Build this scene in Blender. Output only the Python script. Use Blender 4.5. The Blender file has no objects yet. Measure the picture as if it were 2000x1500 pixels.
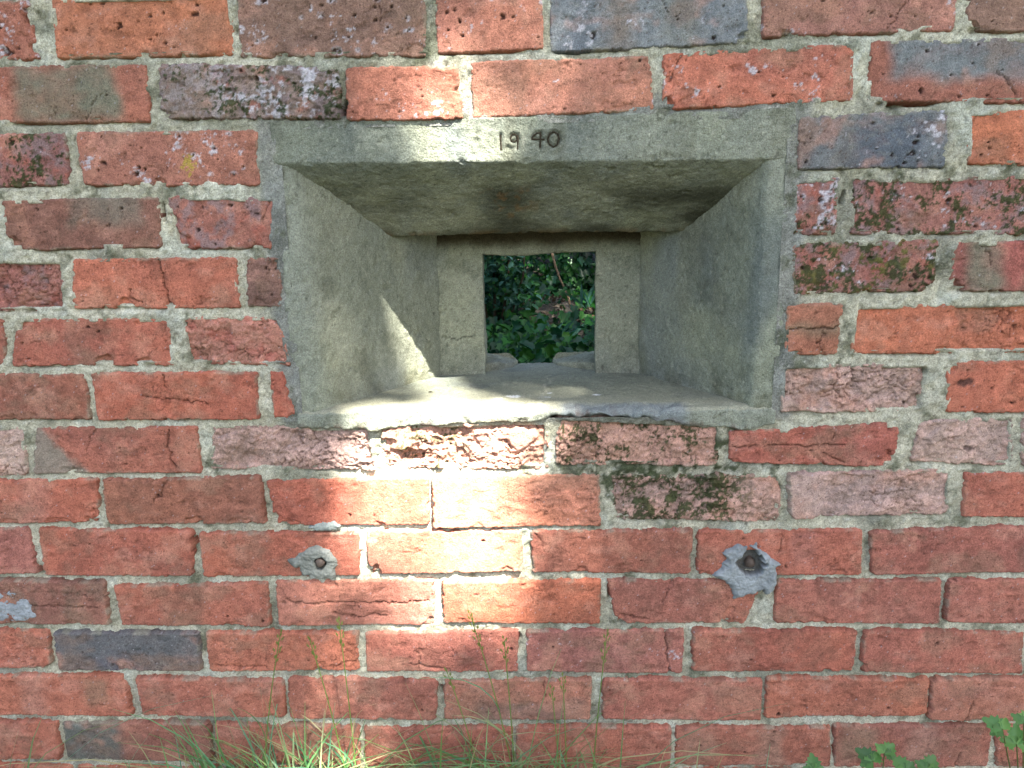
import bpy, bmesh, math, random
import numpy as np
from mathutils import Matrix, Vector
D = dict
SC = bpy.context.scene
COL = SC.collection

# ---------------------------------------------------------------- camera, sky, sun, exposure
cam_d = bpy.data.cameras.new('camera'); cam = bpy.data.objects.new('camera', cam_d); COL.objects.link(cam)
cam_d.sensor_width = 36.0; cam_d.lens = 27.0; cam_d.clip_start = 0.02; cam_d.clip_end = 500
Rm = Matrix(((0.999283, 0.011603, 0.03604), (0.03249, 0.22596, -0.973595), (-0.01944, 0.974067, 0.225421)))
cam.matrix_world = Matrix.Translation((0.03572, -0.96485, 0.92103)) @ Rm.to_4x4()
SC.camera = cam
SUN_AZ, SUN_EL = math.radians(28), math.radians(55)      # azimuth measured from the wall's own normal, to the right
SUN = np.array([math.sin(SUN_AZ)*math.cos(SUN_EL), -math.cos(SUN_AZ)*math.cos(SUN_EL), math.sin(SUN_EL)])
w = bpy.data.worlds.new('World'); SC.world = w; w.use_nodes = True
nt = w.node_tree; nt.nodes.clear()
sky = nt.nodes.new('ShaderNodeTexSky'); sky.sky_type = 'NISHITA'; sky.sun_disc = False
sky.sun_elevation = SUN_EL; sky.sun_rotation = math.atan2(SUN[0], SUN[1]); sky.air_density = 1.0; sky.dust_density = 2.5; sky.ozone_density = 1.0
bg = nt.nodes.new('ShaderNodeBackground'); bg.inputs['Strength'].default_value = 0.05
wo = nt.nodes.new('ShaderNodeOutputWorld')
nt.links.new(sky.outputs[0], bg.inputs['Color']); nt.links.new(bg.outputs[0], wo.inputs['Surface'])
sl = bpy.data.lights.new('sun', 'SUN'); sl.energy = 5.0; sl.angle = math.radians(0.53); sl.color = (1.0, 0.97, 0.91)
so = bpy.data.objects.new('sun', sl); COL.objects.link(so)
so.rotation_euler = Vector(-SUN).to_track_quat('-Z', 'Y').to_euler(); so.location = (4, -8, 12)
SC.view_settings.view_transform = 'Standard'; SC.view_settings.look = 'None'
SC.view_settings.exposure = 3.70; SC.view_settings.gamma = 1.0; SC.view_settings.use_curve_mapping = False

# ---------------------------------------------------------------- helpers
def lin(c):
    if isinstance(c, str): c = [float(t) for t in c.split(',')]
    c = np.asarray(c, float)/255.0
    return np.where(c <= 0.04045, c/12.92, ((c+0.055)/1.055)**2.4)
def blin(c):                                            # brick colours, weathered towards grey
    c = np.array([float(t) for t in c.split(',')]); m = c.mean()
    return lin(np.clip(m*.95+23 + (c-m)*np.array([.74, .72, .86]), 0, 255))
ALB = 0.72                                               # photo colours -> real-world albedo

def _hash(ix, iy, seed):
    h = (ix.astype(np.int64)*374761393 + iy.astype(np.int64)*668265263 + int(seed)*974634777) & 0xFFFFFFFF
    h = ((h ^ (h >> 13))*1274126177) & 0xFFFFFFFF
    h = h ^ (h >> 16)
    return (h & 0xFFFFFF)/float(0xFFFFFF)
def vnoise(x, y, seed):
    xi = np.floor(x); yi = np.floor(y); fx = x-xi; fy = y-yi
    fx = fx*fx*fx*(fx*(fx*6-15)+10); fy = fy*fy*fy*(fy*(fy*6-15)+10)
    a = _hash(xi, yi, seed); b = _hash(xi+1, yi, seed); c = _hash(xi, yi+1, seed); d = _hash(xi+1, yi+1, seed)
    return ((a*(1-fx)+b*fx)*(1-fy) + (c*(1-fx)+d*fx)*fy)*2-1
def fbm(x, y, freq, octv, seed, gain=0.5):
    s = 0; a = 1.0; t = 0
    ca, sa = math.cos(0.6), math.sin(0.6)
    x = x*freq; y = y*freq
    for k in range(octv):
        s = s + a*vnoise(x, y, seed+k*17); t += a
        x, y = (x*ca - y*sa)*2.03+11.7, (x*sa + y*ca)*2.03+5.3; a *= gain
    return s/t*1.6
def fbm3(P, freq, octv, seed, gain=0.5):                 # the same in three dimensions, for the cast concrete
    s = 0; a = 1.0; t = 0
    P = P*np.asarray(freq, float)
    for k in range(octv):
        I = np.floor(P); F = P-I; F = F*F*F*(F*(F*6-15)+10); I = I.astype(np.int64); r = 0
        fx, fy, fz = F[:, 0], F[:, 1], F[:, 2]
        lay = []
        for dz in (0, 1):
            sd = (I[:, 2]+dz)*1442695 + seed + k*17
            q = [_hash3(I[:, 0]+dx, I[:, 1]+dy, sd) for dy in (0, 1) for dx in (0, 1)]
            lay.append((q[0]*(1-fx)+q[1]*fx)*(1-fy)+(q[2]*(1-fx)+q[3]*fx)*fy)
        s = s + a*((lay[0]*(1-fz)+lay[1]*fz)*2-1); t += a
        P = P @ np.array([[.80, -.60, 0], [.48, .64, -.60], [.36, .48, .80]])*2.03+7.3; a *= gain
    return s/t*1.6
def _hash3(ix, iy, sd):
    h = (ix*374761393 + iy*668265263 + sd*974634777) & 0xFFFFFFFF
    h = ((h ^ (h >> 13))*1274126177) & 0xFFFFFFFF
    return ((h ^ (h >> 16)) & 0xFFFFFF)/float(0xFFFFFF)
def voro(x, y, freq, seed):                              # distance to nearest and second nearest cell point, and a random per cell
    x = x*freq; y = y*freq
    xi = np.floor(x); yi = np.floor(y)
    f1 = np.full(x.shape, 9.0); f2 = np.full(x.shape, 9.0); idc = np.zeros(x.shape)
    for dx in (-1, 0, 1):
        for dy in (-1, 0, 1):
            cx = xi+dx; cy = yi+dy
            px = cx + _hash(cx, cy, seed); py = cy + _hash(cx, cy, seed+5)
            d = np.hypot(px-x, py-y); r = _hash(cx, cy, seed+9)
            n = d < f1
            f2 = np.where(n, f1, np.minimum(f2, d)); idc = np.where(n, r, idc); f1 = np.where(n, d, f1)
    return f1, f2, idc
def sst(a, b, x):
    t = np.clip((x-a)/(b-a), 0, 1); return t*t*(3-2*t)
def mix(a, b, t):
    t = np.asarray(t)
    if np.ndim(t): t = t[..., None]
    return a*(1-t)+b*t

def np_mesh(name, V, faces_list, tint=None, smooth=True):
    """faces_list: list of int arrays (n, k)"""
    me = bpy.data.meshes.new(name)
    V = np.ascontiguousarray(V, np.float32)
    me.vertices.add(len(V)); me.vertices.foreach_set('co', V.ravel())
    nl = sum(f.size for f in faces_list); nf = sum(len(f) for f in faces_list)
    me.loops.add(nl); me.polygons.add(nf)
    me.loops.foreach_set('vertex_index', np.concatenate([f.ravel() for f in faces_list]).astype(np.int32))
    st = []; o = 0
    for f in faces_list:
        st.append(o + np.arange(len(f))*f.shape[1]); o += f.size
    me.polygons.foreach_set('loop_start', np.concatenate(st).astype(np.int32))
    if smooth: me.polygons.foreach_set('use_smooth', np.ones(nf, bool))
    if tint is not None: set_tint(me, tint)
    me.update(calc_edges=True)
    return me
def set_tint(me, tint):
    at = me.color_attributes.new('tint', 'FLOAT_COLOR', 'POINT')
    c = np.ones((len(tint), 4), np.float32); c[:, :3] = np.clip(tint, 0.004, 1)
    at.data.foreach_set('color', c.ravel())
def grid_faces(nu, nv, off=0):
    i = np.arange(nu-1)[None, :] + np.arange(nv-1)[:, None]*nu
    i = i.ravel()+off
    return np.stack([i, i+1, i+1+nu, i+nu], 1)
def link(name, me, mat, parent=None, loc=(0, 0, 0)):
    o = bpy.data.objects.new(name, me); COL.objects.link(o); o.location = loc
    if mat is not None and not me.materials: me.materials.append(mat)
    if parent is not None: o.parent = parent
    return o
def thing(name, label, cat, loc=(0, 0, 0), group=None):
    o = bpy.data.objects.new(name, None); COL.objects.link(o); o.location = loc; o.empty_display_size = 0.05
    o['label'] = label; o['category'] = cat
    if group: o['group'] = group
    return o

# ---------------------------------------------------------------- materials
def new_mat(name, rough=0.9, spec=0.2):
    m = bpy.data.materials.new(name); m.use_nodes = True
    n = m.node_tree.nodes; p = n['Principled BSDF']
    p.inputs['Roughness'].default_value = rough; p.inputs['Specular IOR Level'].default_value = spec
    return m, n, m.node_tree.links, p
def mineral(name, grains, bumps, rough=0.92, spec=0.15, hue=0.0):
    """vertex tint x fine grain, with a fine bump; grains/bumps = [(scale, strength), ...]"""
    m, n, l, p = new_mat(name, rough, spec)
    at = n.new('ShaderNodeAttribute'); at.attribute_name = 'tint'
    geo = n.new('ShaderNodeNewGeometry')
    col = at.outputs['Color']
    for sc, am in grains:
        tx = n.new('ShaderNodeTexNoise'); tx.inputs['Scale'].default_value = sc; tx.inputs['Detail'].default_value = 3
        tx.inputs['Roughness'].default_value = 0.65
        l.new(geo.outputs['Position'], tx.inputs['Vector'])
        mr = n.new('ShaderNodeMapRange'); mr.inputs[1].default_value = 0.25; mr.inputs[2].default_value = 0.75
        mr.inputs[3].default_value = 1-am; mr.inputs[4].default_value = 1+am
        l.new(tx.outputs[0], mr.inputs[0])
        mx = n.new('ShaderNodeMix'); mx.data_type = 'RGBA'; mx.blend_type = 'MULTIPLY'; mx.inputs[0].default_value = 1
        l.new(col, mx.inputs[6]); l.new(mr.outputs[0], mx.inputs[7]); col = mx.outputs[2]
    l.new(col, p.inputs['Base Color'])
    prev = None
    for sc, am in bumps:
        tx = n.new('ShaderNodeTexNoise'); tx.inputs['Scale'].default_value = sc; tx.inputs['Detail'].default_value = 4
        tx.inputs['Roughness'].default_value = 0.6
        l.new(geo.outputs['Position'], tx.inputs['Vector'])
        b = n.new('ShaderNodeBump'); b.inputs['Distance'].default_value = am; b.inputs['Strength'].default_value = 1.0
        l.new(tx.outputs[0], b.inputs['Height'])
        if prev is not None: l.new(prev, b.inputs['Normal'])
        prev = b.outputs[0]
    if prev is not None: l.new(prev, p.inputs['Normal'])
    return m
M_BRICK = mineral('weathered_brick', [(1000, .38), (460, .36)], [(800, .0014), (300, .0012)])
M_MORTAR = mineral('lime_mortar', [(640, .5), (240, .3)], [(420, .0030), (1200, .0010)])
M_CONC = mineral('cast_concrete', [(640, .46), (300, .16)], [(420, .0026), (1000, .0010)])
M_PATCH = mineral('grey_cement', [(500, .14)], [(350, .0015)])
M_RUST = mineral('rusty_iron', [(500, .3)], [(400, .001)], rough=.7, spec=.4)
def leafy(name, rough, spec, trans=0.3):
    m, n, l, p = new_mat(name, rough, spec)
    at = n.new('ShaderNodeAttribute'); at.attribute_name = 'tint'
    l.new(at.outputs['Color'], p.inputs['Base Color'])
    if trans > 0:
        tr = n.new('ShaderNodeBsdfTranslucent'); mx = n.new('ShaderNodeMixShader'); mx.inputs[0].default_value = trans
        l.new(at.outputs['Color'], tr.inputs['Color']); out = n['Material Output']
        l.new(p.outputs[0], mx.inputs[1]); l.new(tr.outputs[0], mx.inputs[2]); l.new(mx.outputs[0], out.inputs['Surface'])
    return m
M_LEAF = leafy('leaf', .5, .4, .25)
M_GLOSS = leafy('glossy_leaf', .45, .22, .2)
M_GRASS = leafy('grass_blade', .5, .35, .35)
M_DRY = leafy('dry_leaf', .8, .2, .15)
M_SOIL = mineral('soil', [(60, .35), (400, .3)], [(80, .02), (400, .004)])

# ---------------------------------------------------------------- measured layout (mm / m in the plane of the wall)
# row, corners TL TR BR BL, kind of brick, its own features (chips ch, cracks ck, bands bd, moss mo, lime bloom ef, spalling sp)
BRICKS = [
 (0,(-782,1172,-563,1168,-560,1105,-797,1106),'R',D(ef=0.55,rg=1.6,ch=[(1,0.75,9),(1,0.2,5)],pits=4)),
 (0,(-535,1170,-322,1169,-323,1104,-538,1105),'O',D(c='200,104,72',pits=6,ch=[(0.5,0,4)])),
 (0,(-312,1169,-93,1170,-94,1097,-317,1101),'B',D(ef=0.3,pits=26,ring=1,ch=[(0.95,0.05,7)])),
 (0,(-81,1169,43,1171,44,1100,-80,1099),'R',D(c='176,96,78',pits=4,ef=0.08)),
 (0,(53,1171,275,1173,283,1101,54,1097),'G',D(bd=[(0.28,0.42,0,1,'132,104,84',0.5),(0.55,0.75,0,1,'116,112,92',0.4)],pits=6,ef=0.12,ch=[(1,0.1,8)])),
 (0,(295,1172,513,1174,516,1109,299,1107),'R',D(c='176,104,88',ef=0.12,ch=[(0.12,0,5)],pits=3)),
 (0,(524,1174,730,1173,745,1102,531,1107),'B',D(pits=3,ch=[(0,0,9)])),
 (1,(-655,1097,-431,1094,-432,1030,-667,1033),'R',D(bd=[(0.3,0.84,0,1,'112,106,84',0.92)],pits=5,ch=[(1,0.55,3)])),
 (1,(-413,1095,-199,1084,-201,1028,-417,1034),'C',D(ef=0.95,mo=0.2,rg=3,pits=8,ch=[(0,0,9),(0.93,0.95,6)],efu=(0.35,1.1))),
 (1,(-189,1084,-57,1082,-53,1024,-192,1026),'R',D(c='176,92,72',ef=0.1,ch=[(1,0.52,6)],sm=0.3)),
 (1,(-41,1087,169,1088,173,1029,-40,1025),'O',D(c='196,112,90',ef=0.12,rg=1.5,gr=0.35)),
 (1,(185,1091,403,1096,407,1035,186,1030),'O',D(c='194,94,74',ef=0.26,ch=[(0.03,0.03,9),(0.25,1,5)],rg=1.3)),
 (1,(423,1098,635,1098,647,1026,424,1034),'R',D(c='160,84,68',bd=[(0.1,1.1,0.38,1.1,'112,116,116',0.95)],pits=4,ef=0.06)),
 (2,(-731,1022,-540,1018,-545,958,-744,957),'P',D(mo=0.45,rg=1.4,pits=6)),
 (2,(-526,1018,-303,1017,-306,953,-526,957),'R',D(c='168,92,76',ef=0.32,pits=16,ring=1,li=1,rg=1.2,ch=[(1,0.4,5),(0.45,0.03,5)])),
 (2,(346,1017,521,1021,520,957,347,958),'G',D(c='104,106,106',bd=[(-0.1,0.1,0,1,'140,96,78',0.8),(0.26,0.4,0,1,'112,98,80',0.4)],pits=8,ef=0.1)),
 (2,(543,1018,721,1016,731,953,547,960),'O',D(c='200,98,68',pits=6,gr=0.2)),
 (3,(-852,944,-647,941,-655,881,-866,882),'R',D()),
 (3,(-633,940,-433,940,-438,880,-634,880),'R',D(c='140,80,64',bd=[(0.42,0.9,0.45,1.1,'112,98,82',0.8)],ch=[(0,0,12)],pits=4)),
 (3,(-424,942,-287,936,-299,876,-419,878),'P',D(c='156,82,70',ch=[(0,0.1,14),(0.04,0.55,4),(0.85,0,5)],pits=2,gr=0.3)),
 (3,(346,945,397,947,398,880,347,882),'P',D(c='160,84,74',ef=0.42,mo=0.2,pits=5)),
 (3,(416,943,644,945,655,876,416,880),'P',D(c='158,88,80',mo=0.55,ef=0.22,pits=4,rg=1.3)),
 (4,(-782,869,-570,865,-572,801,-795,804),'P',D(c='146,76,66',sp=1.0,rg=2,ch=[(0.75,0,6)])),
 (4,(-554,866,-345,864,-346,802,-564,804),'O',D(c='188,88,66',ck=[[(0.53,1),(0.55,0.55),(0.57,0.2),(0.6,0.0)],[(0.35,0.38),(0.34,0.2),(0.42,0.1)]],ch=[(0.32,0.06,9),(0.58,0.02,6)])),
 (4,(-330,864,-289,863,-292,803,-335,804),'B',D(c='128,80,68',ch=[(1,0.9,8)])),
 (4,(346,869,522,870,521,811,353,807),'P',D(c='156,84,74',mo=0.75,my=1,ef=0.22,pits=8,ch=[(0.55,0,7),(1,0,9)],rg=1.6)),
 (4,(541,868,745,866,754,804,543,810),'R',D(c='168,76,68',bd=[(0.11,0.28,-0.1,1.1,'118,106,84',0.85)],ch=[(0.02,0.03,8)])),
 (5,(-887,794,-658,790,-667,728,-901,731),'R',D()),
 (5,(-638,791,-440,789,-440,728,-656,730),'O',D(c='180,84,66',ch=[(0,1,12),(0.55,0.04,9),(0.82,0.04,8)],gr=0.3)),
 (5,(-425,792,-296,788,-287,726,-422,729),'S',D(pk=0.05,c='182,80,70',sp=1.1,ch=[(1,1,9)])),
 (5,(345,794,413,795,410,731,346,732),'O',D(c='184,98,72',bd=[(0,1,0.38,0.62,'116,102,76',0.7)],ck=[[(0.02,0.5),(0.98,0.52)]])),
 (5,(430,792,658,793,673,729,429,732),'O',D(c='190,90,64',sp=1.2,spu=(0.52,1.1),ch=[(0.45,0,6),(0.98,0,9)])),
 (6,(-771,719,-561,717,-563,656,-783,658),'R',D(c='150,76,60',gr=0.5)),
 (6,(-551,718,-333,717,-334,655,-551,655),'O',D(c='182,82,62',sp=0.35,ck=[[(0.43,1),(0.46,0.65)],[(0.3,0.5),(0.5,0.42),(0.7,0.36)]])),
 (6,(-314,717,-298,717,-287,655,-314,655),'O',D(c='176,78,62')),
 (6,(344,717,530,717,528,654,345,657),'S',D(c='170,108,92',sp=1.9,spu=(0.0,1.1),ch=[(1,0.1,14),(0.72,0.9,5)])),
 (6,(550,718,768,720,778,651,555,654),'O',D(c='190,88,66',ch=[(0,1,11),(0.1,0.55,0)],dk=[(0.1,0.6,14,7)])),
 (7,(-864,643,-659,645,-662,577,-877,579),'S',D(c='160,108,92',sp=1.0)),
 (7,(-639,643,-420,643,-423,580,-652,580),'R',D(c='164,80,64',ck=[[(0.83,0.95),(0.82,0.6),(0.84,0.45),(0.82,0.3),(0.86,0.1)]],msm=1,pits=2)),
 (7,(-399,645,-189,638,-185,581,-410,584),'S',D(c='168,100,84',sp=1.3,ch=[(0.95,0.4,10)])),
 (7,(-171,643,46,645,44,581,-176,583),'S',D(pk=0.15,c='176,104,80',sp=1.9,mo=0.3,mou=(0,0.55),ch=[(0.18,0.3,11),(0.05,0.6,5)])),
 (7,(58,652,270,638,267,585,56,587),'S',D(pk=0.2,c='172,104,82',sp=1.5,mo=0.42,ch=[(0.3,1,8)])),
 (7,(282,630,496,639,498,582,283,588),'R',D(c='176,80,66',sp=0.4,ck=[[(0.0,0.5),(0.3,0.53),(0.7,0.5)],[(0.55,0.3),(0.7,0.05)]],ch=[(1,1,8),(1,0.1,12)],gr=0.25)),
 (7,(523,640,641,646,648,580,519,587),'S',D(c='160,104,88',sp=1.0,dk=[(0.55,0.35,9,5)])),
 (7,(654,646,854,649,866,579,660,580),'S',D(c='156,100,86',sp=0.8)),
 (8,(-793,569,-567,571,-572,510,-805,506),'O',D(c='186,86,66',bd=[(0.5,0.68,0,1,'184,110,92',0.6)],ch=[(1,0,13)])),
 (8,(-558,570,-342,573,-342,507,-559,506),'R',D(c='156,82,62',sp=0.2,ch=[(0.55,0.02,9)],dots=1)),
 (8,(-332,567,-115,569,-117,503,-325,504),'O',D(c='190,84,64',ch=[(0,0.1,10)])),
 (8,(-108,572,113,571,114,500,-109,500),'O',D(c='194,104,78',sp=0.6,spu=(0.55,1.1))),
 (8,(126,571,349,569,352,505,134,509),'S',D(pk=0.25,c='146,90,72',sp=1.3,mo=0.85,mou=(-0.1,0.85),ch=[(0,0,12)])),
 (8,(360,571,570,575,574,514,368,511),'S',D(c='168,108,94',sp=1.0,spu=(0.12,1.1))),
 (8,(589,570,791,569,801,508,593,511),'O',D(c='180,84,66')),
 (9,(-902,500,-673,500,-672,433,-916,434),'R',D(c='178,92,78')),
 (9,(-658,499,-444,495,-450,430,-661,430),'O',D(c='174,80,62',gr=0.35)),
 (9,(-434,492,-215,491,-217,429,-434,428),'O',D(c='178,82,62',gr=0.25,ho=[(0.773,0.36,12)])),
 (9,(-203,493,8,494,8,435,-202,431),'O',D(c='188,96,74',ch=[(0,0.1,9)])),
 (9,(22,492,238,493,236,431,24,432),'R',D(c='166,82,64')),
 (9,(246,490,462,493,464,429,248,428),'O',D(c='178,84,66',bd=[(0.55,0.72,0.2,1,'168,96,84',0.5)],ho=[(0.325,0.26,19)])),
 (9,(474,489,704,496,720,432,480,429),'R',D(c='168,82,68',gr=0.3)),
 (10,(-806,424,-577,419,-578,355,-819,357),'R',D(c='150,84,68',gr=0.5,ck=[[(0.3,0.45),(0.95,0.4)]])),
 (10,(-564,413,-346,417,-349,352,-560,353),'O',D(c='178,86,66',bd=[(0.3,0.6,0,1,'138,84,64',0.6)])),
 (10,(-334,420,-113,420,-116,353,-334,352),'R',D(c='184,98,80',ck=[[(0.03,0.52),(0.5,0.5),(0.97,0.52)],[(0.35,0.3),(0.5,0.18),(0.7,0.22)]],rg=1.3)),
 (10,(-101,418,115,419,114,355,-101,357),'O',D(c='190,88,62',ch=[(0.2,0.7,0)],dk=[(0.22,0.7,5,2)])),
 (10,(126,420,335,418,313,356,139,356),'R',D(c='166,84,68',ch=[(0,0.0,10),(0.85,0.2,8)],ck=[[(0.05,0.18),(0.25,0.1)]])),
 (10,(354,419,572,419,575,357,355,358),'R',D(c='170,84,68')),
 (10,(584,419,795,418,805,355,585,359),'R',D(c='172,86,72')),
 (11,(-890,344,-671,344,-675,287,-903,282),'O',D(c='176,84,66',ch=[(1,0,5)])),
 (11,(-662,341,-453,340,-455,281,-660,283),'G',D(c='108,86,78',bd=[(-0.1,1.1,0.4,1.1,'88,88,88',0.8)])),
 (11,(-441,341,-225,340,-227,281,-443,279),'O',D(c='190,92,68',sp=0.2,ch=[(0.73,0,6),(0.95,0.1,4)],ck=[[(0.05,0.15),(0.4,0.1)],[(0.85,0.1),(1,0.3)]])),
 (11,(-213,340,1,343,-1,278,-215,279),'O',D(c='178,86,70',ck=[[(0.3,0.15),(0.55,0.08)]])),
 (11,(13,342,231,344,231,276,14,280),'R',D(c='172,90,78',ck=[[(0.88,1),(0.9,0.5),(0.93,0.0)]],ef=0.06)),
 (11,(245,344,466,344,466,281,245,282),'O',D(c='176,82,64',gr=0.2,ch=[(0.85,0,4)])),
 (11,(477,344,691,341,696,280,478,282),'R',D(c='170,82,66',ch=[(0,0.1,5)])),
 (11,(703,341,908,341,918,281,707,280),'R',D()),
 (12,(-798,270,-570,274,-567,206,-809,208),'O',D(c='180,88,68',bd=[(0.35,0.5,0.1,1,'176,112,94',0.5),(0.75,0.9,0.2,0.9,'136,104,78',0.6)],ch=[(1,1,6)])),
 (12,(-552,268,-337,264,-340,206,-548,208),'O',D(c='182,90,70')),
 (12,(-330,267,-116,263,-120,203,-331,204),'R',D(c='164,82,66',gr=0.25)),
 (12,(-105,264,104,267,101,203,-107,202),'R',D(c='170,92,74',bd=[(0.2,0.95,-0.1,0.45,'92,80,70',0.6)])),
 (12,(120,267,342,267,343,203,121,204),'R',D(c='166,82,66')),
 (12,(349,271,572,269,573,212,350,208),'O',D(c='180,88,66',rg=1.3)),
 (12,(577,269,755,272,765,205,579,206),'O',D(c='180,98,78',gr=0.25)),
 (13,(-897,193,-680,196,-684,133,-910,129),'O',D(c='170,82,64')),
 (13,(-670,194,-453,193,-456,130,-673,133),'R',D(c='158,84,68',bd=[(-0.1,0.38,-0.1,1.1,'88,90,80',0.9)])),
 (13,(-444,193,-233,189,-236,124,-447,126),'O',D(c='168,84,66')),
 (13,(-224,187,-11,190,-13,124,-227,122),'O',D(c='178,86,68')),
 (13,(-4,190,217,191,217,125,-2,123),'O',D(c='172,84,66',gr=0.2)),
 (13,(225,190,442,191,446,128,226,127),'R',D(c='168,84,66',bd=[(0.05,0.28,0,1,'170,110,88',0.6),(0.52,0.7,0,1,'158,116,94',0.6)])),
 (13,(449,195,666,194,667,130,453,128),'R',D(c='164,84,68',bd=[(0.03,0.28,0.1,1,'150,110,86',0.6),(0.48,0.65,0,1,'168,112,94',0.6)])),
 (13,(675,194,885,195,895,131,681,129),'R',D()),
]
HOLES = [(-0.319, 1.132, 0.0026, 0.0073), (0.469, 1.029, 0.0396, 0.0033), (-0.621, 0.801, 0.0079, 0.0026), (-0.195, 1.037, 0.0033, 0.0092), (-0.43, 0.922, 0.0026, 0.0132), (0.403, 0.924, 0.0026, 0.0092), (-0.441, 0.48, 0.0026, 0.0059), (0.003, 0.334, 0.0033, 0.0092), (-0.11, 0.249, 0.0033, 0.0079), (-0.668, 0.435, 0.004, 0.0053), (0.128, 0.401, 0.0026, 0.0092)]
GAPS = [(-0.081, 0.661, 0.129, 0.041, 1.0), (-0.102, 0.551, 0.095, 0.061, 1.0), (-0.103, 0.458, 0.116, 0.058, 1.0), (-0.163, 0.507, 0.061, 0.034, 0.8), (-0.199, 0.552, 0.054, 0.041, 0.45), (-0.234, 0.397, 0.088, 0.031, 0.5), (-0.034, 0.389, 0.116, 0.037, 0.6), (-0.23, 0.338, 0.048, 0.031, 0.4), (0.003, 0.31, 0.027, 0.034, 0.6), (-0.274, 0.138, 0.075, 0.054, 0.85), (-0.32, 0.04, 0.102, 0.054, 0.9), (-0.306, 0.215, 0.061, 0.041, 0.55), (-0.226, 0.29, 0.054, 0.041, 0.3), (-0.098, 1.004, 0.037, 0.033, 1.0), (-0.041, 0.984, 0.041, 0.014, 0.8), (0.029, 1.142, 0.031, 0.037, 0.6), (0.007, 1.07, 0.048, 0.027, 0.4), (-0.233, 1.127, 0.041, 0.034, 0.2), (0.051, 0.521, 0.075, 0.041, 0.4), (-0.116, 0.891, 0.02, 0.02, 0.35), (-0.08, 0.915, 0.02, 0.02, 0.45), (-0.138, 0.776, 0.03, 0.03, 0.75), (-0.064, 0.874, 0.02, 0.02, 0.8), (-0.068, 0.771, 0.04, 0.04, 0.8), (0.016, 0.814, 0.04, 0.04, 0.8), (0.101, 0.808, 0.03, 0.03, 0.5)]
TUFTS = [(-0.441, -0.209, 430, 0.18, 0.33, 'dense sunlit grass tuft left of centre at the foot of the wall'), (-0.108, 0.111, 210, 0.19, 0.35, 'tall green grass tuft right of centre at the foot of the wall'), (-0.23, -0.108, 36, 0.16, 0.26, 'thin low grass between the two big tufts'), (0.195, 0.328, 16, 0.2, 0.33, 'sparse grass blades right of the tall tuft'), (-0.625, -0.492, 14, 0.2, 0.28, 'short scattered grass left of the sunlit tuft'), (-0.759, -0.692, 9, 0.26, 0.42, 'few dark blades at the far left edge')]
STEMS = [(-0.37, -0.313, 0.373, -0.045, 0.045, 'upright narrow grass stem at the left of the sunlit tuft'), (-0.232, -0.274, 0.364, -0.045, 0.03, 'fine nodding grass stem second from the left'), (-0.225, -0.233, 0.392, -0.045, 0.04, 'grass stem leaning left above the sunlit tuft'), (0.005, -0.059, 0.401, -0.045, 0.055, 'tallest grass stem with a plump seed head, leaning left'), (-0.002, -0.015, 0.364, -0.045, 0.035, 'grass stem just right of the plump seed head'), (-0.038, -0.093, 0.318, -0.045, 0.03, 'low grass stem bending left beside the tall tuft'), (0.098, 0.12, 0.373, -0.045, 0.045, 'upright grass stem with seed head at the right of the tall tuft'), (0.062, 0.047, 0.291, -0.045, 0.02, 'short grass stem in the middle of the tall tuft'), (0.069, 0.062, 0.309, -0.045, 0.025, 'short upright grass stem beside the right seed head')]
HERBS = [(0.404, -0.05, 0, [(0.396, 0.181, 0.0204, 0.0)], 'small bright lobed herb leaf, leftmost of the herbs at bottom right'), (0.493, -0.05, 0, [(0.472, 0.194, 0.0245, -0.6), (0.486, 0.207, 0.0204, 0.7)], 'lobed herb with two leaves in the middle of the herbs at bottom right'), (0.547, -0.05, 0, [(0.517, 0.181, 0.0231, -0.5), (0.544, 0.183, 0.0231, 0.5)], 'low lobed herb right of the two-leaved herb'), (0.69, -0.05, 0, [(0.634, 0.244, 0.0245, -0.7), (0.655, 0.221, 0.0272, 0.2), (0.66, 0.253, 0.0231, 0.6)], 'dark lobed herb in the bottom right corner')]
TWIGS = [('pale bare twig hanging in the upper right of the opening', [(0.086, 1.9, 0.755), (0.098, 1.86, 0.705), (0.114, 1.84, 0.66), (0.127, 1.83, 0.633)]), ('short brown twig standing at the back of the bare mound', [(0.144, 1.85, 0.597), (0.147, 1.84, 0.576), (0.154, 1.83, 0.551)]), ('thin grey twig crossing the top left of the opening', [(-0.07, 1.75, 0.755), (-0.087, 1.72, 0.74), (-0.108, 1.7, 0.721)])]
STRAP1 = (0.203, 1.60, 0.588)
STRAP2 = (0.095, 1.40, 0.511)
HOLLY_AT = (-0.117, 1.65, 0.586)

# ---------------------------------------------------------------- the brick wall
PAL = D(O='186,88,65', R='166,84,66', B='140,96,80', P='152,84,76', G='120,124,124', S='168,102,86', C='132,106,94')
C_DARK = lin('96,62,50')*ALB; C_WHITE = lin('205,200,205')*ALB; C_MOSS = lin('58,68,38')*ALB; C_YMOSS = lin('108,104,52')*ALB
C_GRIME = blin('108,92,72')*ALB; C_PINK = blin('198,128,108')*ALB
FRAME = (-0.287, 0.343, 0.640, 1.028)                    # outline of the concrete embrasure in the wall

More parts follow.
